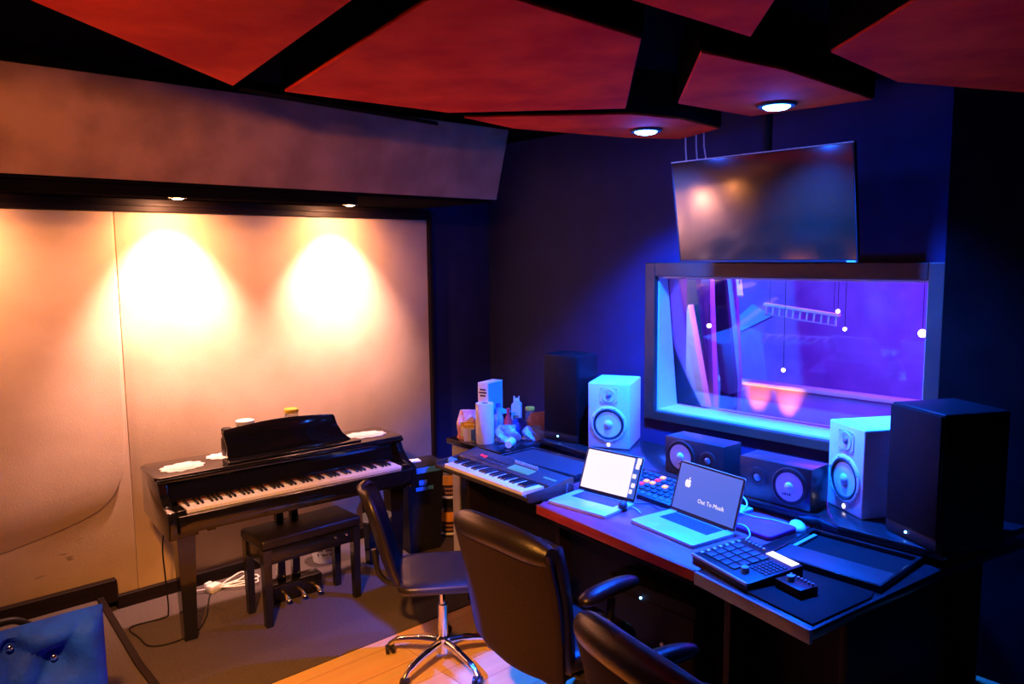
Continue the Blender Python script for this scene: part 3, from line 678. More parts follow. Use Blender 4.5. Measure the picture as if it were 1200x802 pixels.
# raised bays: frame with a recessed panel
def bay(name, x0, x1, y0, y1, f, pm):
    g = G(); z1 = DZ+0.026
    g.box(x0, x0+f, y0, y1, DZ, z1, 0.002).box(x1-f, x1, y0, y1, DZ, z1, 0.002).box(x0+f, x1-f, y0, y0+f, DZ, z1, 0.002).box(x0+f, x1-f, y1-f, y1, DZ, z1, 0.002)
    fr = obj(name, g, M['deskblack'], dk)
    return fr
fr = bay('left_bay_frame', 2.92, 3.215, 2.74, 3.37, 0.022, 0)
obj('recessed_panel', G().prism([(2.942, 2.762), (3.193, 2.762), (3.193, 3.348), (2.942, 3.348)], 'z', DZ+0.004, DZ+0.019), M['bay'], fr)
fr = bay('right_bay_frame', 2.705, 3.09, 1.060, 1.50, 0.014, 0)
obj('recessed_panel', G().box(2.865, 3.076, 1.074, 1.486, DZ+0.001, DZ+0.006), M['matte'], fr)
obj('fixed_panel', G().box(2.719, 2.865, 1.074, 1.486, DZ+0.001, DZ+0.021, 0.002), M['bay'], fr)
obj('vent_strip', G().box(2.87, 3.05, 1.462, 1.480, DZ+0.006, DZ+0.018, 0.002), M['silver'], fr)
# legs / carcass
for (x0, x1, y0, y1) in ((2.68, 3.60, 3.34, 3.37), (2.72, 3.60, 2.66, 2.69), (2.55, 3.60, 1.56, 1.59), (2.55, 3.58, 1.10, 1.13)):
    obj('leg_panel', G().box(x0, x1, y0, y1, 0.001, DZ-0.035, 0.003), M['blackwood'], dk)
obj('back_panel', G().box(3.60, 3.62, 1.0, 3.37, 0.05, DZ-0.035, 0.003), M['blackwood'], dk)
obj('underdesk_dark_panel', G().prism([(2.80, 3.33), (2.80, 1.61), (2.60, 1.14), (2.62, 1.13), (2.82, 1.60), (2.82, 3.33)], 'z', 0.02, DZ-0.036, 0), M['matte'], dk)  # black panel added to keep the space under the desk dark
obj('keyboard_tray', G().prism([(2.60, 2.56), (2.50, 1.66), (2.79, 1.63), (2.79, 2.56)], 'z', 0.68, 0.70, 0.003), M['matte'], dk)
# rack gear under the desk with a blue power light
t = thing('rack_unit', 'black rack unit under the desk with a small blue power light', 'rack unit', (2.64, 2.02, 0.0))
obj('case', G().box(0, 0.15, -0.24, 0.24, 0.001, 0.52, 0.004), M['matte'], t)
obj('faceplate', G().box(-0.008, 0.0, -0.235, 0.235, 0.24, 0.46, 0.002), M['matte'], t)
obj('power_light', G().sph((-0.010, 0.045, 0.470), 0.006, 10), M['led_blue'], t)
g = G()
for k in range(5): g.cyl((-0.008, -0.18+k*0.05+0.14*(k > 2), 0.30), (-0.020, -0.18+k*0.05+0.14*(k > 2), 0.30), 0.010, n=14)
obj('knob_row', g, M['silver'], t)

# ------------------------------------------------------------------ speakers
def ring(g, r0, r1, y0, y1, c, n=36):
    return g.lathe([(r0, y0), (r1, y0), (r1, y1), (r0, y1), (r0, y0)], c, n, 'y')
def screws(g, c, r, n, y, a0=0):
    for k in range(n):
        a = 2*PI*k/n+a0; g.sph((c[0]+r*math.cos(a), y, c[2]+r*math.sin(a)), (0.0032, 0.0016, 0.0032), 8)
def white_monitor(x, y, rz, lab):
    t = thing('studio_monitor', lab, 'speaker', (x, y, RZ+0.001), rz, 'white studio monitors')
    W2, H, D = 0.125, 0.39, 0.325
    obj('cabinet', G().box(-W2, W2, 0.0, D, 0, H, 0.007, 3), M['whitespk'], t)
    wc = (0, 0, 0.145)
    g = G(); g.lathe([(0.108, 0.001), (0.108, -0.005), (0.104, -0.008), (0.094, -0.008), (0.092, 0.001)], wc, 44, 'y')
    wf = obj('woofer_ring', g, M['whitespk'], t)
    g = G(); g.lathe([(0.0915, 0.0), (0.0915, -0.004), (0.086, -0.009), (0.079, -0.006), (0.0765, -0.0005)], wc, 44, 'y')
    obj('surround', g, M['rubber'], wf)
    g = G()
    g.lathe([(0.0765, -0.0035), (0.060, -0.0022), (0.045, -0.0012), (0.028, -0.0006), (0.001, -0.0006)], wc, 44, 'y')
    obj('cone', g, M['cone'], wf)
    g = G(); g.lathe([(0.027, -0.001), (0.024, -0.007), (0.016, -0.012), (0.001, -0.0145)], wc, 30, 'y')
    obj('dust_cap', g, M['cone'], wf)
    g = G(); screws(g, wc, 0.101, 8, -0.009, PI/8); obj('screw_ring', g, M['plastic'], wf)
    tc = (0, 0, 0.318)
    g = G(); g.prism(rrect(-0.055, 0.055, 0.27, 0.366, 0.02), 'y', -0.003, 0.001)
    tw = obj('tweeter_plate', g, M['whitespk'], t)
    g = G(); g.lathe([(0.042, -0.003), (0.040, -0.0055), (0.028, -0.0045), (0.020, -0.0035), (0.018, -0.003)], tc, 32, 'y')
    obj('waveguide', g, M['whitespk'], tw)
    g = G(); g.lathe([(0.017, -0.0035), (0.014, -0.008), (0.007, -0.0115), (0.001, -0.0125)], tc, 24, 'y')
    obj('dome', g, M['tweet'], tw)
    g = G()
    for sx in (-0.046, 0.046):
        for z in (0.279, 0.357): g.sph((sx, -0.003, z), (0.003, 0.0016, 0.003), 8)
    obj('screw_set', g, M['plastic'], tw)
    g = G(); g.lathe([(0.009, 0.0), (0.009, -0.002), (0.001, -0.0025)], (0, 0, 0.022), 20, 'y')
    obj('logo_light', g, M['led_white'], t, label='glowing round logo')
    return t
white_monitor(3.408, 2.925, -90+27, 'white studio monitor with glowing logo, left one, beside the tall black tower')
white_monitor(3.302, 1.468, -90-31, 'white studio monitor with glowing logo, right one, in front of the window')

def black_monitor(x, y, mirror, lab):
    t = thing('bookshelf_speaker', lab, 'speaker', (x, y, RZ+0.001), -91, 'black two way speakers lying on their sides')
    W2, H, D = 0.178, 0.192, 0.155
    obj('cabinet', G().box(-W2, W2, 0, D, 0, H, 0.003), M['blackvinyl'], t)
    s = 1 if mirror else -1
    wc = (s*0.078, 0, 0.095)
    g = G(); g.lathe([(0.088, 0.001), (0.088, -0.004), (0.083, -0.007), (0.079, -0.007), (0.078, 0.001)], wc, 40, 'y')
    wf = obj('woofer_ring', g, M['rubber'], t)
    g = G(); g.lathe([(0.078, -0.001), (0.076, -0.0055), (0.068, -0.005), (0.066, -0.001)], wc, 40, 'y'); obj('surround', g, M['rubber'], wf)
    g = G(); g.lathe([(0.066, -0.006), (0.05, -0.0042), (0.03, -0.0028), (0.001, -0.0026)], wc, 40, 'y'); obj('cone', g, M['cone'], wf)
    g = G(); g.lathe([(0.024, -0.003), (0.021, -0.010), (0.013, -0.0145), (0.001, -0.016)], wc, 28, 'y'); obj('dust_cap', g, M['cone'], wf)
    tc = (-s*0.085, 0, 0.105)
    g = G(); g.lathe([(0.048, 0.001), (0.048, -0.003), (0.044, -0.005), (0.022, -0.002), (0.021, 0.0)], tc, 32, 'y')
    tw = obj('tweeter_plate', g, M['rubber'], t)
    g = G(); g.lathe([(0.019, -0.001), (0.015, -0.006), (0.007, -0.009), (0.001, -0.0095)], tc, 24, 'y'); obj('dome', g, M['tweet'], tw)
    g = G(); g.T = Matrix.Translation((wc[0]-0.012*s, -0.0062, 0.058)); 
    for k in range(4): g.box(-0.02+k*0.011, -0.013+k*0.011, -0.001, 0.001, -0.003, 0.004+0.003*(k % 2))
    obj('cone_mark', g, M['ink'], wf)
    return t
black_monitor(3.255, 2.225, False, 'black speaker on its side with a white cone, left one, behind the laptops')
black_monitor(3.176, 1.736, True, 'black speaker on its side with a white cone, right one, beside the white monitor')

def tower(x, y, rz, h, w2, d, lab):
    t = thing('speaker_tower', lab, 'speaker', (x, y, RZ+0.001), rz, 'tall black speakers')
    obj('cabinet', G().box(-w2, w2, 0.012, d, 0, h, 0.008, 3), M['towerblack'], t)
    obj('grille', G().box(-w2+0.006, w2-0.006, 0.0, 0.0115, 0.05, h-0.008, 0.004), M['matte'], t)
    obj('baffle_strip', G().box(-w2+0.004, w2-0.004, 0.002, 0.0115, 0.004, 0.049, 0.002), M['plastic'], t)
    obj('power_light', G().sph((-0.02, 0.000, 0.028), 0.0055, 10), M['led_blue'], t, label='blue power light')
    return t
tower(3.335, 3.252, -82, 0.535, 0.130, 0.22, 'tall black speaker with a blue light, left one, beside the groceries')
tower(3.135, 1.130, -119, 0.535, 0.140, 0.31, 'tall black speaker with a blue light, right one, at the desk end')

# ------------------------------------------------------------------ MIDI keyboard
kb = thing('midi_keyboard', 'black compact keyboard with white keys on the left end of the desk', 'keyboard', (2.505, 3.045, DZ+0.001), -93.5)
# local: x along keys, front toward -y  (front edge at y=0)
kl = 0.40
prof = [(0.0, 0.012), (0.0, 0.040), (0.012, 0.046), (0.155, 0.050), (0.285, 0.078), (0.30, 0.072), (0.30, 0.0), (0.02, 0.0)]
g = G(); g.prism([(0.0, 0.010), (0.0, 0.030), (0.145, 0.030), (0.150, 0.058), (0.285, 0.080), (0.298, 0.074), (0.298, 0.0), (0.02, 0.0)], 'x', -kl, kl, 0.003)
obj('case', g, M['kbbody'], kb)
obj('end_cheek', G().prism([(-0.004, 0.006), (-0.004, 0.050), (0.145, 0.058), (0.285, 0.083), (0.302, 0.076), (0.302, 0.0), (0.02, 0.0)], 'x', -kl-0.012, -kl, 0.003), M['kbbody'], kb)
obj('end_cheek', G().prism([(-0.004, 0.006), (-0.004, 0.050), (0.145, 0.058), (0.285, 0.083), (0.302, 0.076), (0.302, 0.0), (0.02, 0.0)], 'x', kl, kl+0.012, 0.003), M['kbbody'], kb)
mk0 = -kl+0.075; mkw = (kl-0.04-mk0)/29
g = G().prism([(0.004, 0.030), (0.004, 0.046), (0.007, 0.049), (0.144, 0.049), (0.144, 0.030)], 'x', 0.0006, mkw-0.0006)
wk2 = obj('white_key', g, M['ivory'], kb, smooth=False); wk2.location = (mk0, 0, 0)
for i in range(1, 29):
    c = wk2.copy(); COL.objects.link(c); c.parent = kb; c.location = (mk0+i*mkw, 0, 0)
g = G().prism([(0.052, 0.049), (0.058, 0.059), (0.143, 0.061), (0.143, 0.049)], 'x', -0.0062, 0.0062)
bk2 = None
for i in range(28):
    if (i % 7) in (0, 1, 3, 4, 5):
        if bk2 is None: bk2 = obj('black_key', g, M['ebony'], kb, smooth=False); c = bk2
        else: c = bk2.copy(); COL.objects.link(c); c.parent = kb
        c.location = (mk0+(i+1)*mkw, 0, 0)
kT = Matrix.Translation((0, 0.150, 0.058)) @ Matrix.Rotation(math.atan2(0.022, 0.135), 4, 'X')
for k in range(2):
    g = G(); g.lathe([(0.020, -0.006), (0.022, -0.004), (0.022, 0.004), (0.020, 0.006)], (-kl+0.022+0.03*k, 0.085, 0.040), 20, 'x')
    obj('wheel', g, mat('wheel_blue_%s' % 'ab'[k], (0.10, 0.38, 0.55), 0.4, col2=(0.14, 0.44, 0.6), nscale=30), kb)
g = G(); g.T = kT; g.box(0.02, 0.195, 0.030, 0.085, 0.0, 0.005, 0.001)
obj('display', g, M['lcd_dim'], kb, label='lit display strip')
for k in range(9):
    g = G(); g.T = kT; g.cyl((0.0+k*0.022, 0.108, 0), (0.0+k*0.022, 0.108, 0.016), 0.0075, 0.006, 14)
    obj('knob', g, M['silver'] if k else M['silver'], kb)
for r_ in range(2):
    for k in range(8):
        g = G(); g.T = kT; x = -0.23+k*0.028; y = 0.035+r_*0.035; g.box(x-0.010, x+0.010, y-0.010, y+0.010, 0, 0.006, 0.002)
        obj('button', g, M['btn_red'] if (r_ == 1 and k == 0) else M['keycap'], kb)
g = G(); g.T = kT; g.box(-0.33, -0.25, 0.03, 0.10, 0, 0.004, 0.001); obj('button_panel', g, M['keycap'], kb)
g = G(); g.T = kT; g.box(-0.268, -0.250, 0.060, 0.078, 0.0, 0.009, 0.002); obj('lit_button', g, M['btn_red'], kb, label='small red lit button')
g = G(); g.T = kT; g.box(0.285, 0.38, 0.052, 0.066, 0, 0.002); obj('badge_strip', g, M['lcd_dim'], kb)

# ------------------------------------------------------------------ laptops
def laptop(lab, x, y, rz, w_, d_, sh, tilt, paint, keysm):
    t = thing('laptop', lab, 'laptop', (x, y, DZ+0.001), rz)
    h = 0.015
    g = G().prism(rrect(0, w_, 0, d_, 0.012, 4), 'z', 0.0, h, 0.002)
    obj('base', g, M['alu'], t)
    g = G(); kx0_, kx1_ = w_*0.13, w_*0.87; ky0, ky1 = d_*0.52, d_*0.93
    rows = 5; cols = 14; cw_ = (kx1_-kx0_)/cols; rh = (ky1-ky0)/rows
    for r_ in range(rows):
        for c_ in range(cols):
            if r_ == 0 and 4 <= c_ <= 8:
                if c_ == 4: g.box(kx0_+4*cw_+0.001, kx0_+9*cw_-0.001, ky0+0.001, ky0+rh-0.001, h, h+0.0018)
                continue
            g.box(kx0_+c_*cw_+0.001, kx0_+(c_+1)*cw_-0.001, ky0+r_*rh+0.001, ky0+(r_+1)*rh-0.001, h, h+0.0018)
    obj('keys', g, M[keysm], t, smooth=False)
    obj('trackpad', G().box(w_*0.34, w_*0.66, d_*0.07, d_*0.45, h, h+0.0007, 0.0003), M['alu'], t)
    LT = Matrix.Translation((0, d_-0.008, h+0.002)) @ Matrix.Rotation(R(-tilt), 4, 'X')
    g = G(); g.T = LT; g.prism(rrect(0, w_, 0, sh, 0.010, 4), 'y', 0.0, 0.006, 0.0015)
    lidp = obj('lid', g, M['alu'], t)
    g = G(); g.T = LT; g.prism(rrect(0.002, w_-0.002, 0.002, sh-0.002, 0.009, 4), 'y', -0.0012, 0.0005)
    obj('bezel', g, M['plastic'], lidp)
    g = G(); g.cyl((w_*0.12, d_-0.006, h), (w_*0.88, d_-0.006, h), 0.005, n=12); obj('hinge', g, M['plastic'], t)
    paint(lidp, LT, w_, sh)
    return t
def paint_white(lidp, T, w_, sh):
    b = 0.010
    g = G(); g.T = T; g.box(b, w_-b, -0.0018, -0.0011, b+0.006, sh-b); obj('screen', g, M['screen_blue'], lidp, smooth=False)
    g = G(); g.T = T; g.prism(rrect(b+0.001, w_*0.86, b+0.007, sh-b-0.001, 0.006), 'y', -0.0024, -0.0018); obj('document_window', g, M['screen_white'], lidp, smooth=False)
    for (u, v, a, c) in ((0.94, 0.90, 0.04, 0.07), (0.93, 0.78, 0.035, 0.06), (0.91, 0.56, 0.035, 0.05), (0.92, 0.36, 0.035, 0.05), (0.90, 0.22, 0.03, 0.05)):
        g = G(); g.T = T
        g.prism(rrect((u-a)*w_, (u+a*0.8)*w_, (v-c)*sh, (v+c)*sh, 0.004, 3), 'y', -0.0026, -0.0018)
        obj('desktop_icon', g, M['ui_white'], lidp, smooth=False)
def paint_login(lidp, T, w_, sh):
    b = 0.011
    g = G(); g.T = T; g.box(b, w_-b, -0.0018, -0.0011, b+0.004, sh-b); obj('screen', g, M['screen_grey'], lidp, smooth=False)
    # apple emblem, left of centre
    cx, cz, s = w_*0.20, sh*0.60, 0.0175
    P = [(0, 0.72), (0.30, 0.88), (0.62, 0.86), (0.92, 0.62), (0.80, 0.42), (0.74, 0.18), (0.82, -0.08), (1.02, -0.26), (0.86, -0.66), (0.56, -1.02), (0.30, -1.04), (0.0, -0.92), (-0.30, -1.04), (-0.58, -1.0), (-0.90, -0.56), (-1.04, -0.02), (-0.96, 0.48), (-0.66, 0.84), (-0.30, 0.86)]
    g = G(); g.T = T
    g.prism([(cx+p[0]*s, cz+p[1]*s*1.05) for p in P], 'y', -0.0024, -0.0018)
    g.prism([(cx+p[0]*s, cz+p[1]*s) for p in ((0.02, 0.98), (0.08, 1.34), (0.34, 1.60), (0.52, 1.62), (0.46, 1.28), (0.24, 1.02))], 'y', -0.0024, -0.0018)
    obj('emblem', g, M['ui_white'], lidp, smooth=False, label='white apple emblem')
    g = G(); g.T = T; text_into(g, "Out To Musik", 0.027, Matrix.Translation((w_*0.60, -0.0021, sh*0.33)) @ FRONT)
    obj('screen_text', g, M['ui_white'], lidp, smooth=False)
laptop('open silver laptop showing a bright white page, nearest the keyboard', 2.560, 2.585, -86, 0.345, 0.245, 0.222, 22, paint_white, 'keycap')
laptop('open silver laptop with a blue screen and white apple emblem', 2.635, 2.135, -99.5, 0.385, 0.255, 0.235, 17, paint_login, 'keycap')

# ------------------------------------------------------------------ small gear on the desk
# controller with glowing buttons
t = thing('control_surface', 'dark controller with glowing orange buttons between the two laptops', 'controller', (2.955, 2.515, DZ+0.001), -97)
g = G(); g.prism([(0, 0), (0, 0.022), (0.24, 0.062), (0.25, 0.058), (0.25, 0)], 'x', 0, 0.40, 0.003); obj('case', g, M['kbbody'], t)
cT = Matrix.Translation((0, 0, 0.022)) @ Matrix.Rotation(math.atan2(0.04, 0.24), 4, 'X')
k_ = 0
lit = {(1, 5): 'btn_orange', (2, 4): 'btn_orange', (3, 4): 'btn_orange', (2, 5): 'btn_red', (4, 4): 'btn_orange', (1, 3): 'btn_orange', (1, 4): 'btn_red'}
lit = {(3, 5): 'btn_orange', (2, 3): 'btn_orange', (2, 2): 'btn_red', (3, 3): 'btn_orange', (5, 3): 'btn_orange', (3, 4): 'btn_red'}
for cx_ in range(9):
    for ry in range(6):
        m_ = lit.get((cx_, ry), 'btn_blue' if ry == 0 else 'keycap')
        g = G(); g.T = cT; x = 0.03+cx_*0.0425; y = 0.025+ry*0.038
        g.box(x-0.013, x+0.013, y-0.011, y+0.011, 0, 0.007, 0.002)
        obj('lit_button' if m_.startswith('btn') else 'button', g, M[m_], t)
# sampler / drum pad machine with display
t = thing('pad_controller', 'black pad controller with a bright display strip beside the blue-screen laptop', 'controller', (2.470, 1.688, DZ+0.001), -108)
W_, D_ = 0.318, 0.262
g = G(); g.prism([(0, 0), (0, 0.030), (D_, 0.052), (D_, 0)], 'x', 0, W_, 0.004); obj('case', g, M['plastic'], t)
obj('front_lip', G().box(0.002, W_-0.002, -0.006, 0.004, 0.022, 0.033, 0.002), M['silver'], t)
cT = Matrix.Translation((0, 0, 0.030)) @ Matrix.Rotation(math.atan2(0.022, D_), 4, 'X')
g = G(); g.T = cT; g.box(0.165, 0.302, 0.222, 0.258, 0.0, 0.003, 0.001); obj('display', g, M['lcd'], t, label='bright white display')
for i in range(4):
    for j in range(4):
        g = G(); g.T = cT; g.box(0.035+i*0.044, 0.035+i*0.044+0.038, 0.035+j*0.044, 0.035+j*0.044+0.038, 0, 0.006, 0.002); obj('pad', g, M['keycap'], t)
for i in range(7):
    g = G(); g.T = cT; g.box(0.010, 0.026, 0.03+i*0.030, 0.03+i*0.030+0.014, 0, 0.004, 0.001); obj('button', g, M['silver'], t)
for i in range(5):
    for j in range(6):
        g = G(); g.T = cT; g.box(0.222+i*0.0175, 0.222+i*0.0175+0.013, 0.095+j*0.018, 0.095+j*0.018+0.010, 0, 0.004, 0.001); obj('button', g, M['keycap'], t)
g = G(); g.T = cT; g.cyl((0.238, 0.058, 0), (0.238, 0.058, 0.020), 0.016, 0.014, 24); obj('knob', g, mat('knob_blue_grey', (0.20, 0.45, 0.55), 0.35, col2=(0.24, 0.5, 0.6), nscale=20), t)
for i in range(6):
    g = G(); g.T = cT; g.cyl((0.04+i*0.02, 0.236, 0), (0.04+i*0.02, 0.236, 0.010), 0.006, 0.005, 12); obj('small_knob', g, M['silver'], t)
# little mixer with knobs beside it
t = thing('audio_interface', 'small black box with a round knob between the pad controller and the dark mat', 'audio interface', (2.500, 1.268, DZ+0.0085), -106)
obj('case', G().box(-0.06, 0.06, -0.045, 0.040, 0, 0.030, 0.003), M['plastic'], t)
g = G().cyl((-0.02, -0.01, 0.030), (-0.02, -0.01, 0.048), 0.015, 0.013, 22); obj('knob', g, mat('knob_cyan', (0.20, 0.50, 0.60), 0.35, col2=(0.24, 0.55, 0.65), nscale=20), t)
for i in range(7):
    g = G(); g.cyl((-0.050+i*0.0165, 0.025, 0.030), (-0.050+i*0.0165, 0.025, 0.038), 0.0045, n=10); obj('small_knob', g, M['silver'], t)
# dark slab mat
o = obj('desk_mat', G().prism([(2.365, 1.385), (2.300, 1.108), (2.640, 1.062), (2.688, 1.075), (2.688, 1.40), (2.62, 1.42)], 'z', DZ+0.0005, DZ+0.008, 0.003), M['matte'])
o['label'] = 'large black mat covering the right end of the desk'; o['category'] = 'mat'
# purple sleeve, closed device, mouse, knick-knacks
t = thing('laptop_sleeve', 'purple padded sleeve lying on the desk behind the blue-screen laptop', 'sleeve', (2.985, 1.69, DZ+0.001), -96)
obj('body', G().prism(rrect(-0.12, 0.12, -0.10, 0.10, 0.02), 'z', 0, 0.020, 0.007), M['purple'], t)
obj('zip', G().box(-0.115, 0.115, -0.1015, -0.0995, 0.008, 0.011), M['plastic'], t)
t = thing('closed_laptop', 'closed silver laptop resting on the desk behind the open blue-screen one', 'laptop', (3.055, 1.93, DZ+0.001), -99)
obj('base', G().prism(rrect(-0.12, 0.12, -0.085, 0.085, 0.012), 'z', 0, 0.020, 0.002), M['alu'], t)
obj('lid', G().prism(rrect(-0.12, 0.12, -0.085, 0.085, 0.012), 'z', 0.0215, 0.034, 0.003), M['alu'], t)
t = thing('computer_mouse', 'white computer mouse near the right white monitor', 'mouse', (3.115, 1.585, DZ+0.001), -50)
g = G().grid(lambda u, v: (0.034*math.cos(2*PI*u)*math.cos(v*PI/2), 0.058*math.sin(2*PI*u)*math.cos(v*PI/2), 0.030*math.sin(v*PI/2)), 28, 10)
bmesh.ops.remove_doubles(g.bm, verts=g.bm.verts, dist=0.0004); bmesh.ops.holes_fill(g.bm, edges=g.bm.edges, sides=0)
obj('shell', g, M['whiteplast'], t); obj('scroll_wheel', G().lathe([(0.006, -0.003), (0.008, 0), (0.006, 0.003)], (0, 0.028, 0.0255), 14, 'x'), M['plastic'], t)
t = thing('webcam', 'small dark round device on the desk between the two laptops', 'camera', (2.74, 2.262, DZ+0.001), -60)
obj('body', G().sph((0, 0, 0.024), (0.022, 0.030, 0.023), 18), M['keycap'], t)
obj('foot', G().lathe([(0.022, 0), (0.022, 0.006), (0.012, 0.008)], n=20), M['plastic'], t)
def cable(lab, pts, r, m, name='cable'):
    return tag(obj(name, G().tube(smoothpath(pts, 7), r, 8), M[m]), lab, 'cable')
cz = DZ+0.005
cable('white cable looping from the closed laptop over the desk', [(3.00, 2.03, DZ+0.022), (3.03, 2.08, DZ+0.05), (3.12, 2.02, DZ+0.08), (3.155, 1.90, DZ+0.07), (3.11, 1.83, DZ+0.045), (3.00, 1.82, DZ+0.028)], 0.0035, 'cable_white')
cable('white cable lying across the purple sleeve to the mouse', [(3.00, 1.855, DZ+0.041), (3.02, 1.80, DZ+0.036), (3.04, 1.75, DZ+0.026), (3.06, 1.68, DZ+0.026), (3.07, 1.62, DZ+0.022), (3.09, 1.575, DZ+0.010)], 0.003, 'cable_white')
cable('white cable curving on the sleeve beside the pad controller', [(2.86, 1.80, DZ+0.006), (2.90, 1.755, DZ+0.025), (2.89, 1.70, DZ+0.028), (2.84, 1.655, DZ+0.015), (2.79, 1.66, DZ+0.006), (2.74, 1.69, DZ+0.006)], 0.0035, 'cable_white')
cable('blue-lit thin cable between the two laptops', [(2.84, 2.57, cz), (2.80, 2.46, cz), (2.74, 2.38, cz), (2.80, 2.26, cz), (2.76, 2.17, cz)], 0.003, 'cable_white')
cable('thin dark cable curling in front of the glowing controller', [(2.90, 2.36, cz), (2.85, 2.30, cz), (2.90, 2.22, cz), (2.86, 2.14, cz+0.003), (2.92, 2.10, cz)], 0.003, 'keycap')
cable('thin cable hooked behind the right end of the keyboard', [(2.70, 2.59, cz), (2.74, 2.62, cz+0.05), (2.79, 2.60, cz+0.02), (2.83, 2.62, cz)], 0.003, 'keycap')

# ------------------------------------------------------------------ television
tv = thing('television', 'black flat television hung tilted from the ceiling above the window', 'television', (3.60, 2.10, 2.23), -90)
tT = Matrix.Rotation(R(9.5), 4, 'X')
def tvg(): g = G(); g.T = tT; return g
hw, hh = 0.503, 0.278
obj('housing', tvg().box(-hw, hw, 0.0, 0.028, -hh, hh, 0.003).box(-hw*0.6, hw*0.6, 0.028, 0.055, -hh*0.7, hh*0.5, 0.008), M['plastic'], tv)
obj('screen', tvg().box(-hw+0.008, hw-0.008, -0.002, 0.001, -hh+0.014, hh-0.008, 0.0005), M['tvscreen'], tv)
g = tvg(); g.box(-hw, hw, -0.004, 0.0, -hh, -hh+0.010, 0.001).box(-hw, -hw+0.005, -0.004, 0, -hh, hh).box(hw-0.005, hw, -0.004, 0, -hh, hh)
obj('bezel', g, M['plastic'], tv)
obj('top_edge_highlight', tvg().box(-hw, hw, -0.005, 0.0, hh-0.004, hh+0.001), M['silver'], tv)  # silver strip puts the lamp's rim highlight into the colour
obj('logo_bar', tvg().box(0.45, 0.495, -0.006, -0.004, -hh, -hh+0.008), M['silver'], tv)
g = G(); g.box(-0.16, 0.16, 0.070, 0.095, -0.12, 0.10, 0.004)
g.cyl((0, 0.083, 0.05), (0, 0.083, ZC-2.231), 0.022, n=16)
g.box(-0.08, 0.08, 0.02, 0.15, ZC-2.245, ZC-2.231, 0.003)
obj('ceiling_mount', g, M['matte'], tv)
for k, (a, b_) in enumerate((((-0.47, 0.03), (-0.50, 0.06)), ((-0.40, 0.03), (-0.43, 0.06)), ((-0.34, 0.03), (-0.38, 0.06)))):
    g = G().tube([(a[0], a[1]+0.02, hh-0.02), (b_[0], b_[1]+0.02, hh+0.08), (b_[0]-0.01, b_[1]+0.02, hh+0.145+0.2)], 0.004, 8)
    obj('hanging_cable', g, M['silver'], tv)

struct('wall_return', G().box(XW-0.10, XW, -1.4, 1.318, 0.0, ZC-0.001, 0.004), M['ceilblack'])
# ------------------------------------------------------------------ control room window
g = G()
fx0, fx1 = XW-0.035, XW
oy0, oy1, oz0, oz1 = 1.325, 3.125, 0.925, 1.95
g.box(fx0, fx1, oy0, WY0, oz0, oz1, 0.006).box(fx0, fx1, WY1, oy1, oz0, oz1, 0.006).box(fx0, fx1, WY0, WY1, WZ1, oz1, 0.006).box(fx0, fx1, WY0, WY1, oz0, WZ0, 0.006)
o = struct('window_1', g, M['frame'])
g = G()
g.box(XW, XW+0.3, WY1-0.012, WY1, WZ0, WZ1).box(XW, XW+0.3, WY0, WY0+0.012, WZ0, WZ1).box(XW, XW+0.3, WY0+0.012, WY1-0.012, WZ0, WZ0+0.012).box(XW, XW+0.3, WY0+0.012, WY1-0.012, WZ1-0.012, WZ1)
obj('window_reveal', g, M['reveal'], o, smooth=False)
g = G(); g.T = Matrix.Translation((XW+0.15, 0, (WZ0+WZ1)/2)) @ Matrix.Rotation(R(-8), 4, 'Y')
g.box(-0.005, 0.005, WY0+0.0125, WY1-0.0125, -(WZ1-WZ0)/2+0.016, (WZ1-WZ0)/2-0.016)
obj('window_pane', g, M['glass'], o, smooth=False)

# ------------------------------------------------------------------ live room behind the glass
LX0, LX1, LY0, LY1 = XW+0.3, 8.6, -0.5, 6.4
struct('floor_live_room', G().box(LX0, LX1, LY0, LY1, -0.1, 0), M['livefloor'])
struct('ceiling_live_room', G().box(LX0, LX1, LY0, LY1, ZC, ZC+0.1), M['livedark'])
struct('wall_far', G().box(LX1, LX1+0.1, LY0, LY1, 0, ZC), M['livewall'])
struct('wall_live_left', G().box(LX0, LX1, LY1, LY1+0.1, 0, ZC), M['livewall'])
struct('wall_live_right', G().box(LX0, LX1, LY0-0.1, LY0, 0, ZC), M['livedark'])
struct('wall_live_front', G().box(LX0-0.01, LX0, 4.92, LY1, 0, ZC), M['livedark'])

# live room furnishings
mp1 = mat('pale_panel_fabric', (0.62, 0.55, 0.60), 0.85, col2=(0.7, 0.62, 0.66), nscale=5)
mp2 = mat('mauve_panel_fabric', (0.30, 0.24, 0.40), 0.85, col2=(0.36, 0.28, 0.46), nscale=5)
mp3 = mat('dark_panel_fabric', (0.03, 0.02, 0.05), 0.9, col2=(0.04, 0.03, 0.07), nscale=5)
def splay(x, pts, th, m, lab):
    cy = sum(p[0] for p in pts)/len(pts)
    t = thing('splayed_panel', lab, 'acoustic panel', (x, cy, 0.0), 0)
    obj('panel', G().prism([(y-cy, z) for y, z in pts], 'x', 0, th, 0.006), m, t)
    obj('foot', G().box(0.0, th+0.12, min(p[0] for p in pts if p[1] < 0.1)-cy, max(p[0] for p in pts if p[1] < 0.1)-cy, 0.0, 0.03, 0.004), M['plastic'], t)
splay(5.2, [(3.98, 0.0), (3.84, 0.60), (3.632, 1.60), (3.44, 0.76), (3.40, 0.0)], 0.08, mp1, 'pale pointed gobo in the room behind the window, farthest left')
splay(5.6, [(4.15, 0.0), (4.15, 2.0), (3.864, 2.0), (3.748, 1.186), (3.70, 0.0)], 0.08, mp3, 'near-black tall panel right behind the pale pointed gobo')
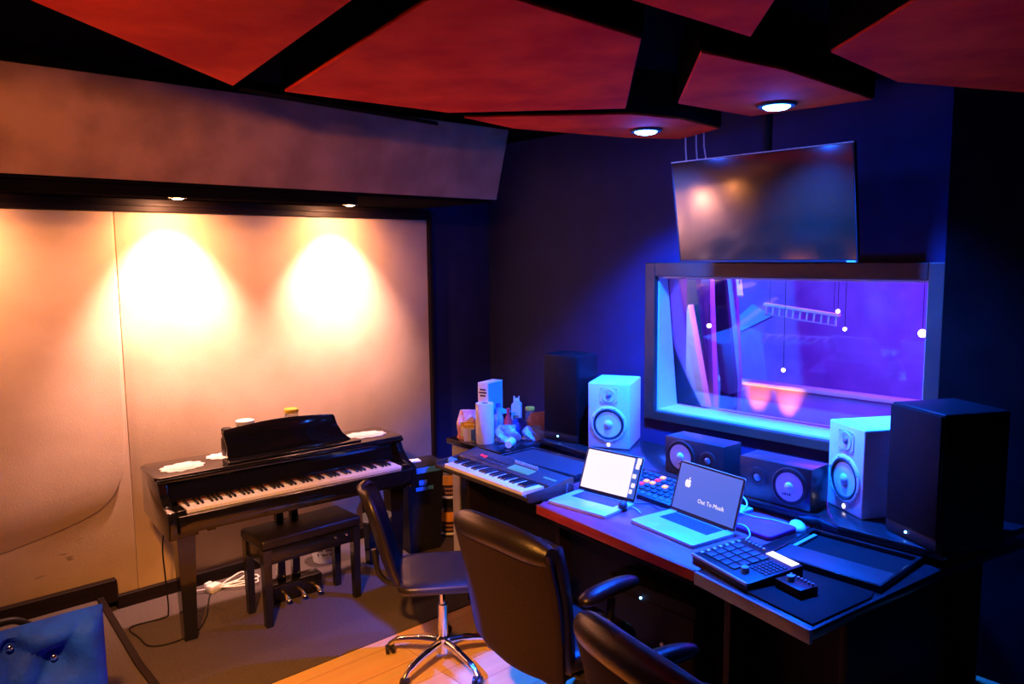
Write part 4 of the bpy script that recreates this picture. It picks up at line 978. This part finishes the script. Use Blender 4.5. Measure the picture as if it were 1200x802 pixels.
splay(5.95, [(4.12, 0.0), (4.14, 2.1), (3.95, 2.1), (3.86, 0.686), (3.84, 0.0)], 0.08, mp1, 'narrow pale strip panel between the two dark panels')
splay(6.3, [(4.05, 0.0), (4.02, 0.78), (4.25, 2.2), (4.06, 2.2), (3.86, 0.803), (3.88, 0.0)], 0.05, mp3, 'leaning dark strip panel in the far room, right of the narrow pale one')
splay(6.7, [(4.32, 0.0), (4.25, 0.75), (4.44, 2.3), (4.17, 2.3), (4.06, 0.824), (4.08, 0.0)], 0.05, mp2, 'tall violet leaning panel, deepest of those on the left of the far room')
# hexagonal blue panel on the far wall
t = thing('hexagonal_panel', 'light blue angular panel high on the far room wall', 'acoustic panel', (LX1, 5.03, 1.16))
g = G().prism([(0.30, -0.04), (0.20, -0.15), (-0.29, 0.10), (0.0, 0.22)], 'x', -0.05, 0.0)
g.T = Matrix.Identity(4)
obj('panel', g, mat('pale_blue_fabric', (0.25, 0.55, 0.8), 0.8, col2=(0.3, 0.6, 0.85), nscale=6), t)
# low riser / baffle across the far room
t = thing('low_baffle', 'long low pale partition across the far room', 'partition', (7.3, 4.1, 0))
obj('panel', G().box(-0.05, 0.05, -3.2, 1.35, 0.02, 0.62, 0.01), M['livewall'], t)
obj('cap_rail', G().box(-0.08, 0.08, -3.2, 1.35, 0.62, 0.66, 0.006), mp1, t)
# pale ladder shape added in place of a reflection in the glass
t = thing('ladder_stand_in', 'pale ladder-like shape added in place of a window reflection', 'rail', (6.5, 3.34, 1.50), 0)
g = G(); g.T = Matrix.Rotation(R(-5.8), 4, 'X'); g.T = Matrix.Rotation(R(5.8), 4, 'X')
g.box(-0.02, 0.02, -0.36, 0.36, -0.014, 0.014, 0.004); rl = obj('top_bar', g, mp1, t)
g = G(); g.T = Matrix.Rotation(R(5.8), 4, 'X'); g.box(-0.01, 0.01, -0.34, 0.34, -0.10, -0.088, 0.003); obj('lower_bar', g, mp2, t)
for i in range(11):
    g = G(); g.T = Matrix.Rotation(R(5.8), 4, 'X'); y = -0.33+i*0.066; g.box(-0.008, 0.008, y-0.008, y+0.008, -0.09, -0.013, 0.002); obj('rung', g, mp1, t)
for y in (-0.30, 0.30):
    obj('cord', G().cyl((0, y, 0.0), (0, y, ZC-1.50), 0.002, n=6), M['plastic'], t)
# slim bright ceiling batten
t = thing('hanging_batten', 'short pink-lit slanted batten near the top of the window view', 'batten', (6.2, 3.78, 1.72), 0)
g = G(); g.T = Matrix.Rotation(R(35), 4, 'Z') @ Matrix.Rotation(R(-28), 4, 'Y'); g.box(-0.20, 0.20, -0.025, 0.025, -0.012, 0.012, 0.003)
obj('bar', g, mp1, t)
g = G().cyl((0, 0, 0.0), (0, 0, ZC-1.72), 0.004, n=8); obj('hanger', g, M['plastic'], t)
# glowing dots added in place of reflections in the glass
for k, (x, y, z, w_) in enumerate(((4.900, 3.232, 1.471, 'left, by the slanted panels'), (6.000, 3.222, 1.020, 'lowest, near the middle'), (6.2, 2.866, 1.523, 'upper, right of the middle'), (6.5, 2.939, 1.35, 'just below the upper right one'), (6.5, 2.316, 1.355, 'large one at the right edge'), (6.5, 2.265, 0.941, 'small one low at the right edge'))):
    r = 0.032 if k == 4 else 0.016
    t = thing('reflection_dot', 'small glowing dot standing in for a window reflection, '+w_, 'reflection stand-in', (x, y, z), 0, 'glowing dots in place of window reflections')
    obj('bulb', G().sph((0, 0, 0), r, 14), M['reflect_warm'], t)
    obj('cord', G().cyl((0, 0, r), (0, 0, ZC-z), 0.0025, n=6), M['plastic'], t)
# two added lights imitating orange reflections in the glass
for k, (x, y) in enumerate(((7.02, 4.17), (7.02, 3.83))):
    t = thing('orange_stand_in', 'small light added to imitate an orange window reflection, %s' % ('left one' if k == 0 else 'right one'), 'reflection stand-in', (x, y, 0.0), 0, 'orange lights in place of window reflections')
    obj('can', G().lathe([(0.04, 0), (0.045, 0.005), (0.045, 0.07), (0.038, 0.07), (0.036, 0.01), (0.001, 0.01)], n=20), M['plastic'], t)
    obj('bulb', G().sph((0, 0, 0.045), 0.022, 12), M['reflect_warm'], t)
    add_light('SPOT', (x, y, 0.09), 130, (1.0, 0.36, 0.05), 'orange_reflection_light', aim=(x+0.22, y, 0.65), size=0.03, spot=42, blend=0.9)
add_light('AREA', (6.4, 2.6, 2.75), 420, (0.17, 0.015, 1.0), 'violet_far_room_lamp', aim=(6.6, 3.4, 0), size=1.6)
add_light('AREA', (4.75, 3.9, 2.6), 140, (0.0, 0.30, 1.0), 'blue_far_room_lamp', aim=(5.6, 4.8, 0.6), size=0.5)
add_light('SPOT', (4.7, 3.0, 2.5), 170, (1.0, 0.40, 0.70), 'pink_far_room_spot', aim=(5.25, 3.7, 0.9), size=0.06, spot=36, blend=0.7)
add_light('SPOT', (4.8, 4.3, 2.5), 1000, (0.0, 0.22, 1.0), 'cyan_far_room_spot', aim=(8.5, 5.0, 0.6), size=0.06, spot=60, blend=0.9)

# ------------------------------------------------------------------ chairs (local +Y is where the sitter looks)
def star_base(t, r, m, hub, zc):
    g = G(); g.lathe([(0.036, 0.055), (0.036, 0.13), (0.024, 0.14), (0.024, 0.30), (0.016, 0.30), (0.016, zc)], n=24)
    obj('column', g, m, t)
    for k in range(5):
        a = R(hub+72*k); ca, sa = math.cos(a), math.sin(a)
        arm = obj('base_leg', G().tube(smoothpath([(0.02*ca, 0.02*sa, 0.105), (r*0.45*ca, r*0.45*sa, 0.102), (r*0.85*ca, r*0.85*sa, 0.080), (r*ca, r*sa, 0.050)], 5), [0.020]*6+[0.017]*5+[0.013]*5, 12), m, t)
        g = G(); g.T = Matrix.Translation((r*ca, r*sa, 0.024)) @ Matrix.Rotation(a+0.6, 4, 'Z')
        for s_ in (-1, 1): g.lathe([(0.018, s_*0.006), (0.024, s_*0.008), (0.024, s_*0.020), (0.018, s_*0.022)], (0, 0, 0.001), 20, 'x')
        g.sph((0, 0, 0.018), (0.014, 0.020, 0.018), 10)
        obj('caster', g, M['plastic'], t)
def cushion(g, w_, d_, h_, z0, y0=0.0, sag=0.012):
    def f(u, v):
        th = 2*PI*u; ph = (v-0.5)*PI; e = 0.32
        def sg(c, p): return math.copysign(abs(c)**p, c)
        x = w_/2*sg(math.cos(th), e)*sg(math.cos(ph), 0.45); y = d_/2*sg(math.sin(th), e)*sg(math.cos(ph), 0.45); z = h_/2*sg(math.sin(ph), 0.7)
        if z > 0: z -= sag*max(0, 1-(x/(w_/2))**2)*max(0, 1-(y/(d_/2))**2)
        return (x, y+y0, z0+h_/2+z)
    g.grid(f, 48, 16); bmesh.ops.remove_doubles(g.bm, verts=g.bm.verts, dist=0.0006); return g

# chair 1: slim task chair with chrome base
c1 = thing('task_chair', 'small armless black office chair with a chrome base, beside the piano bench', 'office chair', (2.165, 2.925, 0.0), -124)
star_base(c1, 0.29, M['chrome'], 30, 0.42)
obj('seat', cushion(G(), 0.44, 0.44, 0.075, 0.425), M['leather'], c1)
obj('mechanism', G().box(-0.07, 0.07, -0.10, 0.08, 0.395, 0.428, 0.006).cyl((0.05, 0, 0.41), (0.19, 0.0, 0.40), 0.005, n=8), M['plastic'], c1)
def backshell(w_, pts, thick, wf, cup=0.05):
    """curved back: pts (y,z) centre line bottom to top; wf(t) width factor"""
    P = smoothpath([(0, y, z) for y, z in pts], 6)
    n = len(P)-1
    def f(u, v):
        i = min(int(v*n), n-1); p = P[i].lerp(P[i+1], v*n-i)
        s_ = (u-0.5)*2; x = s_*w_/2*wf(v)
        return (x, p.y+cup*s_*s_, p.z)
    g = G(); g.grid(f, 18, 22); return g
wf1 = lambda v: (0.72+0.28*math.sin(min(1, v*1.6)*PI/2))*(1 if v < 0.8 else math.sqrt(max(0.0, 1-((v-0.8)/0.2)**2*0.72)))
o = obj('backrest', backshell(0.35, [(-0.17, 0.435), (-0.235, 0.46), (-0.275, 0.55), (-0.31, 0.68), (-0.345, 0.80), (-0.385, 0.915)], 0.03, wf1), M['leather'], c1)
solidify(o, 0.026, 0)
g = G().tube(smoothpath([(0, -0.05, 0.410), (0, -0.22, 0.415), (0, -0.30, 0.47), (0, -0.325, 0.60)], 6), 0.014, 10); obj('back_bar', g, M['plastic'], c1)

def exec_chair(lab, x, y, rz, hub):
    t = thing('executive_chair', lab, 'office chair', (x, y, 0.0), rz)
    star_base(t, 0.30, M['plastic'], hub, 0.40)
    obj('seat', cushion(G(), 0.50, 0.46, 0.10, 0.41, 0.035, 0.02), M['leather'], t)
    obj('seat_pan', G().box(-0.20, 0.20, -0.20, 0.18, 0.385, 0.425, 0.008).cyl((0.05, 0, 0.40), (0.26, 0.02, 0.39), 0.006, n=8), M['plastic'], t)
    wfb = lambda v: (0.86+0.14*math.sin(min(1, v*1.5)*PI/2))*(1 if v > 0.08 else 0.80+0.20*math.sin(v/0.08*PI/2))*(1 if v < 0.9 else math.sqrt(max(0.0, 1-((v-0.9)/0.1)**2*0.35)))
    pts = [(-0.215, 0.40), (-0.245, 0.46), (-0.265, 0.60), (-0.290, 0.76), (-0.320, 0.88), (-0.340, 0.965)]
    o = obj('backrest', backshell(0.56, pts, 0.05, wfb, 0.045), M['meshback'], t); solidify(o, 0.022, 0)
    # padded front face of the back and rolled head pad
    pts2 = [(y_+0.056, z_+0.035-0.035*(z_ > 0.9)) for y_, z_ in pts]
    o2 = obj('back_pad', backshell(0.53, pts2, 0.05, wfb, 0.045), M['leather'], t); solidify(o2, 0.055, 0)
    g = G().grid(lambda u, v: (lambda a, s_: ((s_*0.272), -0.350+0.030+0.045*s_*s_+(0.048*(1-0.35*s_**6))*math.cos(a), 0.965-0.030*s_*s_+(0.054*(1-0.35*s_**6))*math.sin(a)))(2*PI*u, (v-0.5)*2), 22, 20)
    bmesh.ops.remove_doubles(g.bm, verts=g.bm.verts, dist=0.0005); bmesh.ops.holes_fill(g.bm, edges=g.bm.edges, sides=0)
    obj('head_roll', g, M['leather'], t)
    for s_ in (-1, 1):
        g = G().tube(smoothpath([(s_*0.20, -0.08, 0.40), (s_*0.27, -0.06, 0.42), (s_*0.285, 0.0, 0.55), (s_*0.28, 0.03, 0.70)], 6), 0.017, 10)
        am = obj('armrest_bracket', g, M['plastic'], t)
        def f(u, v, s_=s_):
            a = 2*PI*u; q = (v-0.5)*2; k = math.sqrt(max(0, 1-q**4))
            return (s_*0.275+0.038*k*math.cos(a)*(1-0.15*q), 0.03+0.165*q, 0.722+0.030*k*math.sin(a)+0.014*(1-q*q))
        g = G().grid(f, 20, 18); bmesh.ops.remove_doubles(g.bm, verts=g.bm.verts, dist=0.0006)
        obj('armrest', g, M['leather'], t)
    g = G().box(-0.05, 0.05, -0.225, -0.10, 0.395, 0.42, 0.006); obj('back_bracket', g, M['plastic'], t)
    return t
exec_chair('large black executive chair in the middle, its wide back to the camera', 2.135, 2.115, -92, 20)
exec_chair('black executive chair at the bottom edge, nearest the right end of the desk', 1.79, 1.13, -102, 5)

# ------------------------------------------------------------------ tufted blue sofa on the platform
sf = thing('tufted_sofa', 'blue velvet sofa with a button-tufted back, at the bottom left corner', 'sofa', (0.0, 3.10, 0.10))
sx0, sx1, zt = -0.9, 0.705, 0.615
btn = [(0.53-0.30*i, 0.478) for i in range(5)]+[(0.40-0.30*i, 0.560) for i in range(4)]+[(0.38-0.30*i, 0.33) for i in range(4)]
def fsofa(side):
    def f(u, v):
        x = sx0+(sx1-sx0)*u; z = 0.02+(zt-0.02)*v
        e = min(1, (1-u)/0.05); ev = min(1, (1-v)/0.10)
        y = -0.105*math.sqrt(max(0, 1-(1-e)**2))*math.sqrt(max(0, 1-(1-ev)**2))-0.0
        for bx_, bz in btn:
            d = math.hypot(x-bx_, z-bz); y += 0.060*math.exp(-(d/0.05)**2)+0.020*math.exp(-(d/0.11)**2)
        for (a, b) in creases:
            ab = (b[0]-a[0], b[1]-a[1]); tt = max(0, min(1, ((x-a[0])*ab[0]+(z-a[1])*ab[1])/(ab[0]**2+ab[1]**2)))
            d = math.hypot(x-a[0]-tt*ab[0], z-a[1]-tt*ab[1]); y += 0.016*math.exp(-(d/0.018)**2)
        y += 0.006*math.sin(x*23+z*11)*math.sin(z*31-x*7)
        return (x, side*min(y, 0.0) if side > 0 else -min(y, 0.0), z)
    return f
creases = []
for a in btn:
    for b in btn:
        if a < b and 0.1 < math.hypot(a[0]-b[0], a[1]-b[1]) < 0.26: creases.append((a, b))
for a in btn[:5]: creases.append((a, (a[0]+0.10, zt)))
g = G(); g.grid(fsofa(1), 110, 50)
obj('tufted_back', g, M['velvet'], sf)
g = G(); g.grid(lambda u, v: (sx0+(sx1-sx0)*u, 0.09*math.sqrt(max(0, 1-(1-min(1, (1-u)/0.05))**2))*math.sqrt(max(0, 1-(1-min(1, (1-v)/0.10))**2)), 0.02+(zt-0.02)*v), 40, 20)
obj('back_cover', g, M['velvet'], sf)
for bx_, bz in btn:
    obj('button', G().sph((bx_, -0.030, bz), (0.013, 0.010, 0.013), 10), M['chrome'], sf, label='shiny crystal button')
obj('seat_cushion', G().box(sx0, sx1-0.02, -0.72, -0.11, 0.12, 0.32, 0.04, 4), M['velvet'], sf)
obj('sofa_frame', G().box(sx0, sx1-0.03, -0.70, 0.05, 0.04, 0.12, 0.01), M['blackwood'], sf)
for xx in (sx0+0.08, sx1-0.12):
    for yy in (-0.64, 0.0): obj('leg', G().cyl((xx, yy, 0.04), (xx, yy, 0.0005), 0.022, 0.016, 12), M['blackwood'], sf)
# black curved-leg stand
t = thing('low_stand', 'black stand with curved feet on the platform behind the blue sofa', 'stand', (0.47, 4.30, 0.10))
for k, (dx, dy) in enumerate(((0.24, 0.02), (0.05, 0.24), (-0.20, 0.10), (0.02, -0.24))):
    g = G().tube(smoothpath([(0, 0, 0.16), (dx*0.5, dy*0.5, 0.15), (dx*0.85, dy*0.85, 0.08), (dx, dy, 0.018)], 6), 0.018, 10); g.sph((dx, dy, 0.018), 0.02, 10)
    obj('foot', g, M['plastic'], t)
obj('post', G().cyl((0, 0, 0.10), (0, 0, 0.34), 0.02, n=14), M['plastic'], t)

# ------------------------------------------------------------------ unseen warm lamp plus an added bulkhead wash, world
for (x, y, e, ax, ay, az, sp, cb) in ((0.1, 1.3, 950, 1.45, 2.85, 0.0, 60, 0.06), (0.0, 1.5, 190, 1.2, 4.0, 1.9, 92, 0.10)):  # second one is added to brighten the bulkhead, without a fixture
    add_light('SPOT', (x, y, 2.62), e, (1.0, 0.33+cb*0.5, cb), 'warm_unseen_spot', aim=(ax, ay, az), size=0.06, spot=sp, blend=1.0)
w = bpy.data.worlds.new('world'); scene.world = w; w.use_nodes = True
w.node_tree.nodes['Background'].inputs[0].default_value = (0.02, 0.015, 0.05, 1)
w.node_tree.nodes['Background'].inputs[1].default_value = 0.15
vs = scene.view_settings
vs.view_transform = 'Standard'; vs.look = 'None'; vs.gamma = 1.0; vs.use_curve_mapping = False
vs.exposure = 0.08
